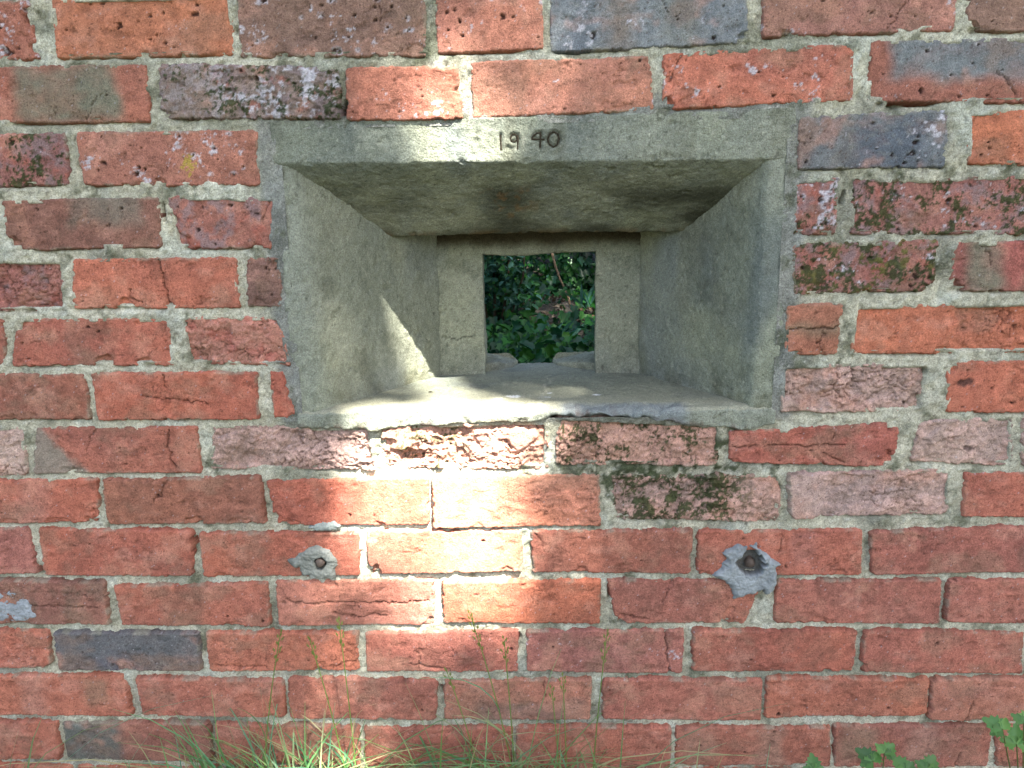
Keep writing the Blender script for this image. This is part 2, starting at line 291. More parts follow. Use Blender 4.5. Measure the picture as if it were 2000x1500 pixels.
def polyline_dist(U, V, pts):
    d = np.full(U.shape, 9.0)
    for (a, b), (c, e) in zip(pts[:-1], pts[1:]):
        vx, vy = c-a, e-b; L = vx*vx+vy*vy+1e-12
        t = np.clip(((U-a)*vx+(V-b)*vy)/L, 0, 1)
        d = np.minimum(d, np.hypot(U-a-t*vx, V-b-t*vy))
    return d
def quad_uv(q, X, Z):
    """inverse bilinear by a few Newton steps; q = TL TR BR BL"""
    (x1, z1, x2, z2, x3, z3, x4, z4) = q
    u = (X-min(x1, x4))/(max(x2, x3)-min(x1, x4)); v = (Z-min(z3, z4))/(max(z1, z2)-min(z3, z4))
    for _ in range(4):
        px = (x4*(1-u)+x3*u)*(1-v)+(x1*(1-u)+x2*u)*v; pz = (z4*(1-u)+z3*u)*(1-v)+(z1*(1-u)+z2*u)*v
        xu = (x3-x4)*(1-v)+(x2-x1)*v; zu = (z3-z4)*(1-v)+(z2-z1)*v
        xv = (x1-x4)*(1-u)+(x2-x3)*u; zv = (z1-z4)*(1-u)+(z2-z3)*u
        det = xu*zv-xv*zu
        ex, ez = X-px, Z-pz
        u = u+(ex*zv-ez*xv)/det; v = v+(ez*xu-ex*zu)/det
    return u, v

def brick_mesh(q, code, o, seed, step):
    rng = np.random.RandomState(seed)
    q = np.array(q, float)/1000.0
    cx, cz = q[0::2].mean(), q[1::2].mean()
    W = 0.5*((q[2]-q[0])+(q[4]-q[6])); H = 0.5*((q[1]-q[7])+(q[3]-q[5]))
    mg = 0.006
    x0, x1 = q[0::2].min()-mg, q[0::2].max()+mg; z0, z1 = q[1::2].min()-mg, q[1::2].max()+mg
    nu = max(8, int((x1-x0)/step)); nv = max(6, int((z1-z0)/step))
    X, Z = np.meshgrid(np.linspace(x0, x1, nu), np.linspace(z0, z1, nv))
    u, v = quad_uv(q, X, Z)
    S = seed*31
    sp = o.get('sp', 0.0)*1.0; rg = o.get('rg', 1.0)
    spalled = code == 'S'
    wob = 1.0 + 0.7*(spalled or code in 'PC')
    wl = .0006*fbm(X, Z, 22, 2, S+1); wm = wob*.0007*fbm(X, Z, 150, 3, S+2); wh = .0006*fbm(X, Z, 350, 2, S+3)
    dl, dr = u*W, (1-u)*W; db, dt = v*H, (1-v)*H
    dx = np.minimum(dl, dr); dy = np.minimum(db, dt)
    r = rng.uniform(.0015, .0042)*(1.6 if spalled else 1)
    corner = r-np.hypot(np.maximum(r-dx, 0), np.maximum(r-dy, 0))
    d = np.where((dx < r) & (dy < r), corner, np.minimum(dx, dy)) + wl + wm + wh + .0008
    # chips
    chips = [(a*W, b*H, rr/1000.0, 1) for a, b, rr in o.get('ch', []) if rr > 0]
    for _ in range(rng.poisson(5)):
        t = rng.rand(); e = rng.randint(4)
        a, b = [(t, 0), (t, 1), (0, t), (1, t)][e]
        chips.append((a*W, b*H, rng.uniform(.0012, .0035), 0.8))
    flake = np.zeros_like(X)
    for a, b, rr, deep in chips:
        dc = np.hypot((u*W-a)*.8, v*H-b) - rr*(1+.55*fbm(X, Z, 95, 3, S+7))
        d = d - .0028*sst(.003, -.003, dc)*(fbm(X, Z, 110, 2, S+9)+.6) if deep == 1 else d - .0022*sst(.001, -.001, dc)
        flake = np.maximum(flake, (1.1+.9*(rr > .007))*sst(.0012, -.0012, dc)) if deep == 1 else flake
    for _ in range(rng.poisson(1.6)):                     # shallow flakes off the arris
        a = rng.rand()*W; b = 0 if rng.rand() < .65 else H
        rr = rng.uniform(.003, .009)
        dc = np.hypot((u*W-a)*.55, v*H-b) - rr*(1+.5*fbm(X, Z, 100, 2, S+8))
        flake = np.maximum(flake, sst(.0012, -.0012, dc))
    # relief
    h = (0 if o.get('ho') else rng.normal(0, .0012)) + rng.normal(0, .0016)*(u-.5) + rng.normal(0, .0012)*(v-.5)
    h = h + .0009*fbm(X, Z, 14, 2, S+11)
    low = fbm(X, Z, 38, 4, S+12); midn = fbm(X, Z, 80, 2, S+15); str_ = fbm(X, Z*2.6, 75, 4, S+13, .6)
    h = h + rg*(.00035*low + .00022*str_)
    gouge = sst(.62, .85, fbm(X+.006*low, Z*2.0+.006*str_, 42, 3, S+14))
    h = h - .0010*rg*gouge
    su = np.zeros_like(X)
    chunk = crev = terr = np.zeros_like(X)
    if sp > 0:
        a, b = o.get('spu', (-.2, 1.2))
        su = sst(a-.06, a+.06, u+.07*fbm(X, Z, 30, 3, S+20))*sst(b+.06, b-.06, u+.07*fbm(X, Z, 30, 3, S+21))
        if sp < .5: su = su*sst(.0, .5, fbm(X, Z, 22, 3, S+24))
        wx = X+.006*fbm(X, Z, 60, 3, S+25); wz = Z+.004*fbm(X, Z, 60, 3, S+26)
        if spalled: su = su*sst(-.95, -.62, fbm(X, Z*1.2, 20, 4, S+32, .55)+.35*np.minimum(d/.006, 1)-.35)
        f1, f2, idc = voro(wx, wz*1.5, 75, S+27)
        g1, g2, idg = voro(wx, wz*1.3, 190, S+28)
        n = fbm(wx, wz*1.6, 24, 4, S+29, .55)
        terr = np.floor(n*4)/4*.7+n*.3
        crev = sst(.16, .0, f2-f1)*sst(-.2, .5, fbm(X, Z, 26, 2, S+30))
        chunk = (idc-.5) + .5*(idg-.5)
        h = h + sp*su*(-.0032 + .0034*terr + 0.0016*chunk*(.4+.6*sst(-.3, .6, low)) - .0024*crev + .0008*fbm(X, Z, 220, 3, S+31) - .0008*sst(.2, 0, g2-g1))
    h = h - flake*.0028*(1+.5*low)
    crk = np.zeros_like(X)
    for pl in o.get('ck', []):
        pts = [(a*W, b*H) for a, b in pl]
        dc = polyline_dist(u*W + .0022*fbm(X, Z, 130, 3, S+40), v*H + .0022*fbm(X, Z, 130, 3, S+41), pts)
        crk = np.maximum(crk, sst(.0012, .0002, dc)); h = h - .0012*sst(.006, .0, dc)*(fbm(X, Z, 60, 2, S+42) > 0)
    if rng.rand() < .45 and not spalled:                 # a few hairline cracks of their own
        t = rng.rand(); pts = [(t*W, 0 if rng.rand() < .5 else H), ((t+rng.uniform(-.1, .1))*W, .5*H)]
        dc = polyline_dist(u*W + .004*fbm(X, Z, 90, 3, S+43), v*H, pts); crk = np.maximum(crk, .7*sst(.0011, .0002, dc))
    h = h - .0035*crk
    # short creases from the mould, tinted darker along their length
    cn = np.abs(fbm(X+.01*low, Z*2.4+.004*midn, 34, 3, S+45)); crs = sst(.05, .012, cn)*sst(.25, .6, fbm(X, Z*1.5, 28, 2, S+46))
    h = h - .0012*crs
    pit = np.zeros_like(X); ring = np.zeros_like(X)
    for _ in range(o.get('pits', 0) + rng.poisson(5)):
        a, b = rng.uniform(.03, .97)*W, rng.uniform(.06, .94)*H; rr = rng.uniform(.0005, .0014) if rng.rand() < .8 else rng.uniform(.0016, .0030)
        if o.get('pits', 0) == 0: rr *= .6
        dc = np.hypot((u*W-a)*rng.uniform(.6, 1.1), (v*H-b)*rng.uniform(.9, 1.5)) - rr*(1+.9*fbm(X, Z, 260, 2, S+50))
        pit = np.maximum(pit, sst(.0006, -.0006, dc)); ring = np.maximum(ring, sst(.004, .0005, dc)*sst(-.5, .3, fbm(X, Z, 200, 3, S+52))*(rng.rand() < .55))
    h = h - .0035*pit
    # moss and crust stand a little proud
    moss = np.zeros_like(X)
    if o.get('mo', 0):
        a, b = o.get('mou', (-.2, 1.2)); k = o['mo']
        ma = sst(a-.1, a+.15, u)*sst(b+.1, b-.15, u)
        mn = .75*fbm(X, Z, 48, 3, S+60, .6)+.85*fbm(X, Z, 260, 3, S+62, .75)
        moss = ma*sst(.55-.8*k, .85-.8*k, mn+.25*crev-.2*(chunk > .2))
        h = h + .0009*moss*(1+fbm(X, Z, 400, 2, S+61))
    eff = np.zeros_like(X)
    if o.get('ef', 0):
        k = o['ef']; a, b = o.get('efu', (-.2, 1.2)); ea = sst(a-.1, a+.1, u)*sst(b+.1, b-.1, u)
        if code == 'C': ea = .25+.75*ea
        en = fbm(X, Z, 55, 5, S+63, .7)+.3*fbm(X, Z, 13, 2, S+64)
        en = en+.4*fbm(X, Z, 260, 2, S+66); eff = ea*sst(.85-.75*k, 1.2-.75*k, en)
        h = h + .0005*eff
    if code == 'C':
        rid = 1-np.abs(fbm(X+.004*low, Z*1.8, 60, 4, S+65)); h = h + (.0026*sst(.6, 1, rid)-.001)*sst(.3, .6, u)
    for (a, b, rr) in o.get('ho', []): h = h - .02*sst(.002, -.001, np.hypot((u-a)*W, (v-b)*H)-rr/1000)
    # roll over the arris, then drop into the joint
    wv = rng.uniform(.0009, .0018)
    e = np.clip(d/wv, 0, 1)
    hh = h - (1-np.sqrt(np.clip(1-(1-e)**2, 0, 1)))*wv
    hh = np.where(d < 0, h-wv-np.minimum(-d*5, .02), hh)
    # colour
    c0 = blin(o.get('c', PAL[code]))*ALB
    if spalled: c0 = mix(c0, lin('212,196,184')*ALB, o.get('pk', .38))
    jit = rng.normal(0, .035)
    c = np.ones(X.shape+(3,))*c0*(1+jit)
    lowc = fbm(X, Z, 9, 3, S+70); midc = fbm(X, Z, 32, 4, S+71, .6); hic = fbm(X, Z, 160, 3, S+72)
    c = mix(c, c0*np.array([.78, .80, .86]), .55*sst(.0, .8, lowc))
    c = mix(c, c0*np.array([1.18, 1.16, 1.05]), .45*sst(.0, .9, -lowc))
    c = mix(c, C_GRIME, .55*o.get('gr', .12)*1.6*sst(-.1, .8, midc+.3*lowc))
    c = mix(c, C_PINK, .30*sst(.25, .9, fbm(X, Z*1.5, 26, 4, S+73, .6)))
    c = c*(1+.17*hic+.06*str_)[..., None]
    if code in 'PC':
        c = mix(c, blin('128,104,106')*ALB, .65*sst(-.1, .6, fbm(X, Z, 60, 4, S+74, .65)))
        c = mix(c, blin('170,66,52')*ALB, .5*sst(.35, .8, fbm(X, Z, 70, 4, S+75, .6)))
    if code == 'G':
        c = mix(c, lin('84,92,104')*ALB, .65*sst(-.2, .7, fbm(X, Z*.6, 14, 3, S+76)))
        c = mix(c, lin('140,136,128')*ALB, .3*sst(.3, .8, fbm(X, Z*1.6, 120, 3, S+77)))
    for (ua, ub, va, vb, bc, am) in o.get('bd', []):
        uu = u+.035*fbm(X, Z, 25, 3, S+80); vv = v+.10*fbm(X, Z, 25, 3, S+81)
        k = sst(ua-.05, ua+.05, uu)*sst(ub+.05, ub-.05, uu)*sst(va-.16, va+.16, vv)*sst(vb+.16, vb-.16, vv)
        c = mix(c, blin(bc)*ALB*(1+.1*hic)[..., None], np.clip(k*am*(1+.25*midc), 0, 1))
    if sp > 0:
        fresh = mix(blin('196,118,98')*ALB, lin('220,204,192')*ALB, o.get('pk', .38)) if spalled else c0*np.array([1.12, 1.15, 1.2])
        c = mix(c, fresh*(1+.25*chunk+.2*terr)[..., None], .6*su*sst(-.5, .6, terr+chunk))
        c = mix(c, C_DARK*.7, .6*su*sst(.35, .95, crev))
    c = mix(c, c*1.12, flake*.8)
    for (a, b, rx, ry) in o.get('dk', []):
        dd = np.hypot((u*W-a*W)/(rx/1000), (v*H-b*H)/(ry/1000))+.4*fbm(X, Z, 100, 3, S+83)
        c = mix(c, lin('70,54,50')*ALB, .8*sst(1.1, .6, dd)); hh = hh - .0015*sst(1.1, .6, dd)*(d > .003)
    c = mix(c, c*.55, .7*crs); c = mix(c, c*.66, .6*gouge)
    c = mix(c, blin('134,94,72')*ALB, .42*sst(.1, .75, fbm(X, Z*1.3, 19, 4, S+78, .62)))
    c = mix(c, blin('206,128,102')*ALB, .4*sst(.3, .9, fbm(X, Z, 21, 4, S+79, .62)))
    c = c*(1+.15*fbm(X, Z, 85, 3, S+90, .7))[..., None]
    # dark kiln specks and pale lime specks
    g1, _, gi = voro(X, Z, 240, S+84)
    c = mix(c, C_DARK*.6, .75*sst(.26, .12, g1)*(gi > .86))
    c = mix(c, C_WHITE*.8, .6*sst(.22, .10, g1)*(gi < .035))
    c = mix(c, lin('50,34,30')*ALB, .85*pit)  # shade inside the small pits painted dark, along with their dirt
    if o.get('ring'): c = mix(c, C_WHITE, .75*np.clip(ring-pit, 0, 1))
    c = mix(c, lin('66,46,40')*ALB, .62*crk)
    if o.get('msm'):                                       # left end still buttered with old mortar
        k = sst(.05, -.05, u-.27*(1.05-v)*1.2+.05*fbm(X, Z, 60, 3, S+85)); c = mix(c, lin('142,134,120')*ALB*(1+.15*hic)[..., None], .85*k)
    if o.get('sm'): c = mix(c, lin('150,140,118')*ALB, o['sm']*sst(.55, .9, fbm(X, Z, 40, 4, S+86)))
    c = mix(c, C_WHITE*(1+.12*hic)[..., None], .8*eff)
    if o.get('li'):
        dd = np.hypot((u-.61)*W/.008, (v-.40)*H/.010)+.9*fbm(X, Z, 330, 3, S+87, .8)+.5*fbm(X, Z, 120, 2, S+91); c = mix(c, lin('176,154,66')*ALB, .8*sst(.75, .5, dd))
    mcol = mix(np.ones(X.shape+(3,))*C_MOSS, C_YMOSS, sst(-.1, .7, fbm(X, Z, 70, 3, S+88))*(.75 if o.get('my') else .15))
    c = mix(c, mcol*(1+.3*hic)[..., None], .9*moss)
    # pale mortar film caught along the edges
    film = sst(.0045, .0, d)*sst(.15, .7, fbm(X, Z, 45, 4, S+89, .6))
    c = mix(c, lin('156,150,130')*ALB, .6*film)
    # mesh: front grid + skirt to the back of the brick
    V = np.stack([X-cx, -hh, Z-cz], -1).reshape(-1, 3); T = c.reshape(-1, 3)
    F = grid_faces(nu, nv)
    ring_i = np.concatenate([np.arange(nu), np.arange(1, nv)*nu+nu-1, (nv-1)*nu+np.arange(nu-2, -1, -1), np.arange(nv-2, 0, -1)*nu])
    B = V[ring_i].copy(); B[:, 1] = 0.098
    n0 = len(V); m = len(ring_i); k = np.arange(m); kn = (k+1) % m
    SK = np.stack([ring_i[kn], ring_i[k], n0+k, n0+kn], 1)
    V = np.vstack([V, B]); T = np.vstack([T, T[ring_i]])
    back = (n0+np.arange(m))[None, ::-1]
    return np_mesh('brick', V, [F, SK, back], T), (cx, 0, cz)

wall = thing('brick_wall', 'weathered red brick wall with pale sandy mortar, built round the concrete loophole', 'wall')
PROC = []                                                # bricks carried on past the ones read off the photograph
def extend():
    rows = {}
    for r, q, c, o in BRICKS: rows.setdefault(r, []).append(q)
    rr = random.Random(4)
    codes = ['O', 'O', 'R', 'R', 'B', 'P', 'G', 'R']
    for r in range(-4, 16):
        zb, zt = 1100-75*r+5, 1100-75*(r-1)-5
        if r in rows:
            xl = min(min(q[0], q[6]) for q in rows[r])-11; xr = max(max(q[2], q[4]) for q in rows[r])+11
        else:
            xl = xr = (r % 2)*112+rr.randint(-6, 6)
        x = xr
        while x < 1240:
            L = 214+rr.randint(-4, 3); PROC.append((r, (x, zt+rr.randint(-2, 1), x+L, zt+rr.randint(-2, 1), x+L, zb, x, zb), rr.choice(codes if r < 7 else 'OOORR'), {}))
            x += L+11
        x = xl
        while x > -1240:
            L = 214+rr.randint(-4, 3); PROC.append((r, (x-L, zt+rr.randint(-2, 1), x, zt+rr.randint(-2, 1), x, zb, x-L, zb), rr.choice(codes if r < 7 else 'OOORR'), {}))
            x -= L+11
extend()
for i, (r, q, code, o) in enumerate(BRICKS + PROC):
    seen = i < len(BRICKS) or r == 14
    me, loc = brick_mesh(q, code, o, 100+i*7, 0.0015 if seen else 0.004)
    link('brick', me, M_BRICK, wall, loc)

# mortar bed: one raked, sandy sheet that the bricks stand out of
MX0, MX1, MZ0, MZ1 = -1.24, 1.24, -0.05, 1.45
nu, nv = int((MX1-MX0)/.0026), int((MZ1-MZ0)/.0026)
X, Z = np.meshgrid(np.linspace(MX0, MX1, nu), np.linspace(MZ0, MZ1, nv))
rec = .0022 + .0040*sst(.85, .45, Z)
hm = -rec + .0022*fbm(X, Z, 16, 3, 901) + .0022*fbm(X, Z, 60, 3, 902) + .0015*fbm(X, Z, 210, 3, 903) - .002*sst(.5, .9, fbm(X, Z, 85, 3, 904))
fd = np.maximum(np.maximum(FRAME[0]-X, X-FRAME[1]), np.maximum(FRAME[2]-Z, Z-FRAME[3]))
near = sst(.026, .010, fd)*sst(.635, .655, Z)
hm = hm*(1-near) + near*(-.0006+.0016*fbm(X, Z, 45, 4, 905)+.0006*fbm(X, Z, 260, 2, 906))
for (hx, hz, rx, rz) in HOLES:
    dd = np.hypot((X-hx)/rx, (Z-hz)/rz)+.5*fbm(X, Z, 110, 2, 907); hm = hm - .016*sst(1.1, .6, dd)
under = np.zeros_like(X); gapm = np.zeros_like(X)
for (r, q, code, o) in BRICKS + PROC:
    qa = np.array(q)/1000.0
    i0, i1 = np.searchsorted(X[0], qa[0::2].min()), np.searchsorted(X[0], qa[0::2].max())
    j0, j1 = np.searchsorted(Z[:, 0], qa[1::2].min()), np.searchsorted(Z[:, 0], qa[1::2].max())
    if i1-i0 < 3 or j1-j0 < 3: continue
    sl_ = (slice(j0, j1), slice(i0, i1))
    uu, vv = quad_uv(qa, X[sl_], Z[sl_]); Wq = (qa[2]-qa[0]); Hq = (qa[1]-qa[7])
    dq = np.minimum(np.minimum(uu, 1-uu)*Wq, np.minimum(vv, 1-vv)*Hq)
    j00 = max(0, j0-4); s2 = (slice(j00, min(j0+8, nv)), slice(i0, i1))
    u2, v2 = quad_uv(qa, X[s2], Z[s2]); b2 = -v2*Hq; gapm[s2] = np.maximum(gapm[s2], sst(.0045, .0018, b2)*sst(-.004, 0, b2)*sst(-.01, .02, u2)*sst(1.01, .98, u2))
    under[sl_] = np.maximum(under[sl_], sst(.004, .0085, dq))
hm = hm - .0075*gapm*sst(-.5, .4, fbm(X, Z, 26, 3, 921)) - .022*under
cm = np.ones(X.shape+(3,))*lin('206,200,176')*ALB
cm = mix(cm, lin('144,144,124')*ALB, .75*sst(-.1, .8, fbm(X, Z, 11, 4, 911)))
cm = mix(cm, lin('210,210,192')*ALB, .75*sst(.1, .8, fbm(X, Z, 24, 4, 912)))
cm = mix(cm, lin('128,130,128')*ALB, .7*near)
cm = cm*(1+.16*fbm(X, Z, 130, 3, 920))[..., None]
cm = mix(cm, lin('104,104,96')*ALB, .5*sst(.2, .8, fbm(X, Z, 8, 4, 922, .6)))
cm = mix(cm, lin('88,92,66')*ALB, .65*sst(.35, .9, fbm(X, Z, 38, 4, 913, .6)))
mz = sst(1.25, .6, np.hypot((X-.20)/.17, (Z-.575)/.075)+.25*fbm(X, Z, 30, 3, 914))
mo_ = mz*sst(-.1, .35, fbm(X, Z, 55, 4, 915, .65)); cm = mix(cm, C_MOSS*(1+.3*fbm(X, Z, 200, 2, 916))[..., None], .9*mo_); hm = hm+.001*mo_
cm = mix(cm, C_MOSS, .5*sst(.5, .9, fbm(X, Z, 20, 4, 917, .65)))
g1, _, gi = voro(X, Z, 300, 918)
cm = mix(cm, lin('90,80,66')*ALB, .6*sst(.3, .1, g1)*(gi > .8)); cm = mix(cm, lin('215,212,200')*ALB, .5*sst(.3, .1, g1)*(gi < .15))
V = np.stack([X, -hm, Z], -1).reshape(-1, 3)
F = grid_faces(nu, nv)
inside = (fd < -.012).ravel(); F = F[~inside[F].any(1)]
mortar = link('mortar', np_mesh('mortar', V, [F], cm.reshape(-1, 3)), M_MORTAR, wall)

def box_np(x0, x1, y0, y1, z0, z1):
    v = np.array([[x, y, z] for x in (x0, x1) for y in (y0, y1) for z in (z0, z1)], float)
    f = np.array([[0, 1, 3, 2], [4, 6, 7, 5], [0, 4, 5, 1], [2, 3, 7, 6], [0, 2, 6, 4], [1, 5, 7, 3]])
    return v, f
def join_boxes(name, boxes, tints, smooth=False):
    Vs, Fs, Ts = [], [], []; o = 0
    for bx, t in zip(boxes, tints):
        v, f = box_np(*bx); Vs.append(v); Fs.append(f+o); o += 8; Ts.append(np.tile(t, (8, 1)))
    return np_mesh(name, np.vstack(Vs), [np.vstack(Fs)], np.vstack(Ts), smooth)
mt = lin('150,148,128')*ALB
core = [(-2.6, -.27, .03, .285, -.2, 2.3), (.325, 2.6, .03, .285, -.2, 2.3), (-.27, .325, .031, .285, 1.02, 2.3), (-.27, .325, .031, .285, -.2, .645),
        (-2.6, -1.24, .006, .03, -.2, 2.3), (1.24, 2.6, .006, .03, -.2, 2.3), (-1.24, 1.24, .0065, .03, 1.45, 2.3)]
link('wall_core', join_boxes('wall_core', core, [mt]*len(core)), M_MORTAR, wall)
bxs, tts = [], []
rr = random.Random(9)
for r in range(-16, 16):                                 # the run of wall well outside the picture
    zb, zt = 1.1-.075*r+.005, 1.1-.075*(r-1)-.005
    x = -2.6-(r % 2)*.11
    while x < 2.55:
        a, b = max(x, -2.6), min(x+.214, 2.6)
        if b-a > .03 and not (r >= -4 and b > -1.46 and a < 1.46):
            bxs.append((a, b, rr.uniform(-.002, .001), .05, zb, zt)); tts.append(blin(PAL[rr.choice('OORRRB')])*ALB*rr.uniform(.85, 1.1))
        x += .225
bw = link('brickwork', join_boxes('brickwork', bxs, tts), M_BRICK, wall); bw['kind'] = 'stuff'

# ---------------------------------------------------------------- the concrete embrasure
emb = thing('concrete_embrasure', 'splayed grey concrete loophole frame dated 1940, set in the brick wall', 'embrasure')
def loft(polys):
    """closed solid through a stack of equal-length polygons of 3D points"""
    bm = bmesh.new(); rings = [[bm.verts.new(p) for p in poly] for poly in polys]
    n = len(polys[0])
    for a, b in zip(rings[:-1], rings[1:]):
        for i in range(n): bm.faces.new((a[i], a[(i+1) % n], b[(i+1) % n], b[i]))
    bm.faces.new(rings[0][::-1]); bm.faces.new(rings[-1])
    bmesh.ops.recalc_face_normals(bm, faces=bm.faces)
    return bm
def cast(name, bm, voxel, smooth, shape, colour, parent=emb, mat=None):
    """voxel-remesh a hard-edged solid, ease its arrises, then roughen it; shape(V, N) -> V, colour(V, N) -> tint"""
    me = bpy.data.meshes.new(name); bm.to_mesh(me); bm.free()
    o = bpy.data.objects.new(name, me); COL.objects.link(o)
    m = o.modifiers.new('r', 'REMESH'); m.mode = 'VOXEL'; m.voxel_size = voxel; m.use_smooth_shade = True
    s = o.modifiers.new('s', 'SMOOTH'); s.iterations = smooth; s.factor = .5
    dg = bpy.context.evaluated_depsgraph_get()
    me2 = bpy.data.meshes.new_from_object(o.evaluated_get(dg))
    bpy.data.objects.remove(o); bpy.data.meshes.remove(me)
    me2.name = name
    n = len(me2.vertices); V = np.empty(n*3, np.float32); me2.vertices.foreach_get('co', V); V = V.reshape(-1, 3).astype(float)
    N = np.empty(n*3, np.float32); me2.vertices.foreach_get('normal', N); N = N.reshape(-1, 3).astype(float)
    V2 = shape(V, N)
    me2.vertices.foreach_set('co', V2.astype(np.float32).ravel()); me2.update()
    set_tint(me2, colour(V, N))
    return link(name, me2, mat or M_CONC, parent)
def uvw(V): return V[:, 0]+.71*V[:, 1], V[:, 2]+.3*V[:, 1]
def rough(amp, seed):
    def f(V, N):
        d = amp*(.0016*fbm3(V, 14, 3, seed)+.0008*fbm3(V, 70, 3, seed+1)+.0005*fbm3(V, 230, 2, seed+2))
        d = d - .0020*amp*sst(.95, 1.1, fbm3(V, 80, 2, seed+3))          # bug holes
        return V+N*d[:, None]
    return f
CB = lin('152,154,137')*ALB
def ctint(V, N, seed, extra=None):
    a, b = uvw(V)
    c = np.ones((len(V), 3))*CB
    c = mix(c, lin('120,126,114')*ALB, .55*sst(-.3, .8, fbm3(V, 7, 3, seed+10)))
    c = mix(c, lin('166,168,142')*ALB, .45*sst(.0, .8, fbm3(V, 12, 3, seed+11)))
    c = mix(c, lin('104,112,116')*ALB, .45*sst(.1, .9, fbm3(V, (16, 16, 6), 3, seed+12)))
    c = mix(c, lin('92,94,78')*ALB, .36*sst(.2, .9, fbm3(V, 34, 4, seed+13, .6)))
    c = c*(1+.13*fbm3(V, 170, 2, seed+14))[:, None]
    sp_ = fbm3(V, 300, 1, seed+15)
    c = mix(c, lin('62,60,52')*ALB, .5*sst(1.15, 1.4, sp_)); c = mix(c, lin('205,200,180')*ALB, .3*sst(-1.15, -1.4, sp_))
    inner = sst(.004, .03, V[:, 1])                       # faint warm tint deeper inside the splay
    c = mix(c, c*np.array([1.0, .98, .93]), inner)
    if extra: c = extra(V, N, c, a, b)
    return c

# lintel with its sloping soffit and the step behind it
def lint(x):                                             # profile in (y, z); the front arris drops slightly to the right
    t = (x-FRAME[0])/(FRAME[1]-FRAME[0])
    za = .9775-.008*t; zt = 1.0275-.004*math.sin(t*math.pi)+.0015*t
    return [(x, .000, zt), (x, .000, za), (x, .125, .884-.002*t), (x, .131, .888), (x, .136, .915), (x, .30, .915), (x, .30, zt)]
bm = loft([lint(x) for x in np.linspace(FRAME[0], FRAME[1], 9)])
STROKES = [[(-.008, 1.0055), (-.0075, .9875)],
           [(.0125, .999), (.0115, 1.0035), (.0085, 1.0055), (.0055, 1.0045), (.004, 1.0005), (.0055, .997), (.009, .9965), (.012, .999), (.013, 1.0045), (.0125, .988)],
           [(.0405, 1.0065), (.036, 1.006), (.031, 1.0025), (.0295, .999), (.045, .9985)], [(.0405, 1.0065), (.0395, .989)],
           [(.056, 1.0070), (.0515, 1.005), (.0487, .999), (.0505, .993), (.0555, .9895), (.060, .992), (.0625, .9985), (.061, 1.0045), (.056, 1.0070)]]
def lint_shape(V, N):
    W2 = rough(1.0, 1200)(V, N)
    fr = V[:, 1] < .012
    d = np.full(len(V), 9.0)
    for s in STROKES: d[fr] = np.minimum(d[fr], polyline_dist(V[fr, 0], V[fr, 2], s))
    W2[:, 1] += .0035*sst(.0030, .0008, d) - .0007*sst(.0060, .0040, d)*sst(.0026, .0040, d)
    return W2
def lint_col(V, N):
    def ex(V, N, c, a, b):
        c = mix(c, lin('110,108,88')*ALB, .3*sst(.1, .8, fbm3(V, (46, 10, 7), 3, 1234))*(1-sst(.0, .02, V[:, 1])))
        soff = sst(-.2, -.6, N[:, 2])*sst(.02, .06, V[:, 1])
        c = mix(c, lin('66,66,52')*ALB, .88*soff*sst(-.9, .4, fbm(V[:, 0], V[:, 1]*2, 11, 4, 1230)))   # soffit grime, its shade painted into the same dark tone
        rust = sst(1.2, .4, np.hypot((V[:, 0]+.005)/.05, (V[:, 1]-.07)/.03)+.5*fbm(V[:, 0], V[:, 1], 40, 3, 1231))
        c = mix(c, lin('150,100,40')*ALB, .32*soff*rust*sst(.0, .5, fbm(V[:, 0], V[:, 1], 90, 4, 1232)))
        lip = sst(.108, .128, V[:, 1])*sst(.90, .885, V[:, 2])
        c = mix(c, lin('112,78,34')*ALB, .55*lip*sst(-.3, .5, fbm(V[:, 0], V[:, 1], 45, 4, 1233)))
        return c
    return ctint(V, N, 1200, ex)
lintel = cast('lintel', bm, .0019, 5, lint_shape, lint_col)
bm = bmesh.new()                                         # dirt lying in the scratched date
for s in STROKES:
    P = []
    for (a, b), (c, e) in zip(s[:-1], s[1:]):
        for k in range(4): P.append((a+(c-a)*k/4, b+(e-b)*k/4))
    P.append(s[-1]); prev = None
    for i, (x, z) in enumerate(P):
        a, b = P[max(i-1, 0)], P[min(i+1, len(P)-1)]
        t = Vector((b[0]-a[0], 0, b[1]-a[1])).normalized(); n = Vector((-t.z, 0, t.x))
        r = .00095*(1+.25*math.sin(i*2.1))
        ring = [bm.verts.new(Vector((x, .0014, z))+n*r*math.cos(q)+Vector((0, -.0012*math.sin(q), 0))) for q in np.linspace(0, math.pi, 5)]
        if prev:
            for k in range(4): bm.faces.new((prev[k], prev[k+1], ring[k+1], ring[k]))
        prev = ring
me = bpy.data.meshes.new('date_inscription'); bm.to_mesh(me); bm.free(); set_tint(me, np.tile(lin('66,58,46')*ALB, (len(me.vertices), 1)))
link('date_inscription', me, M_CONC, lintel)

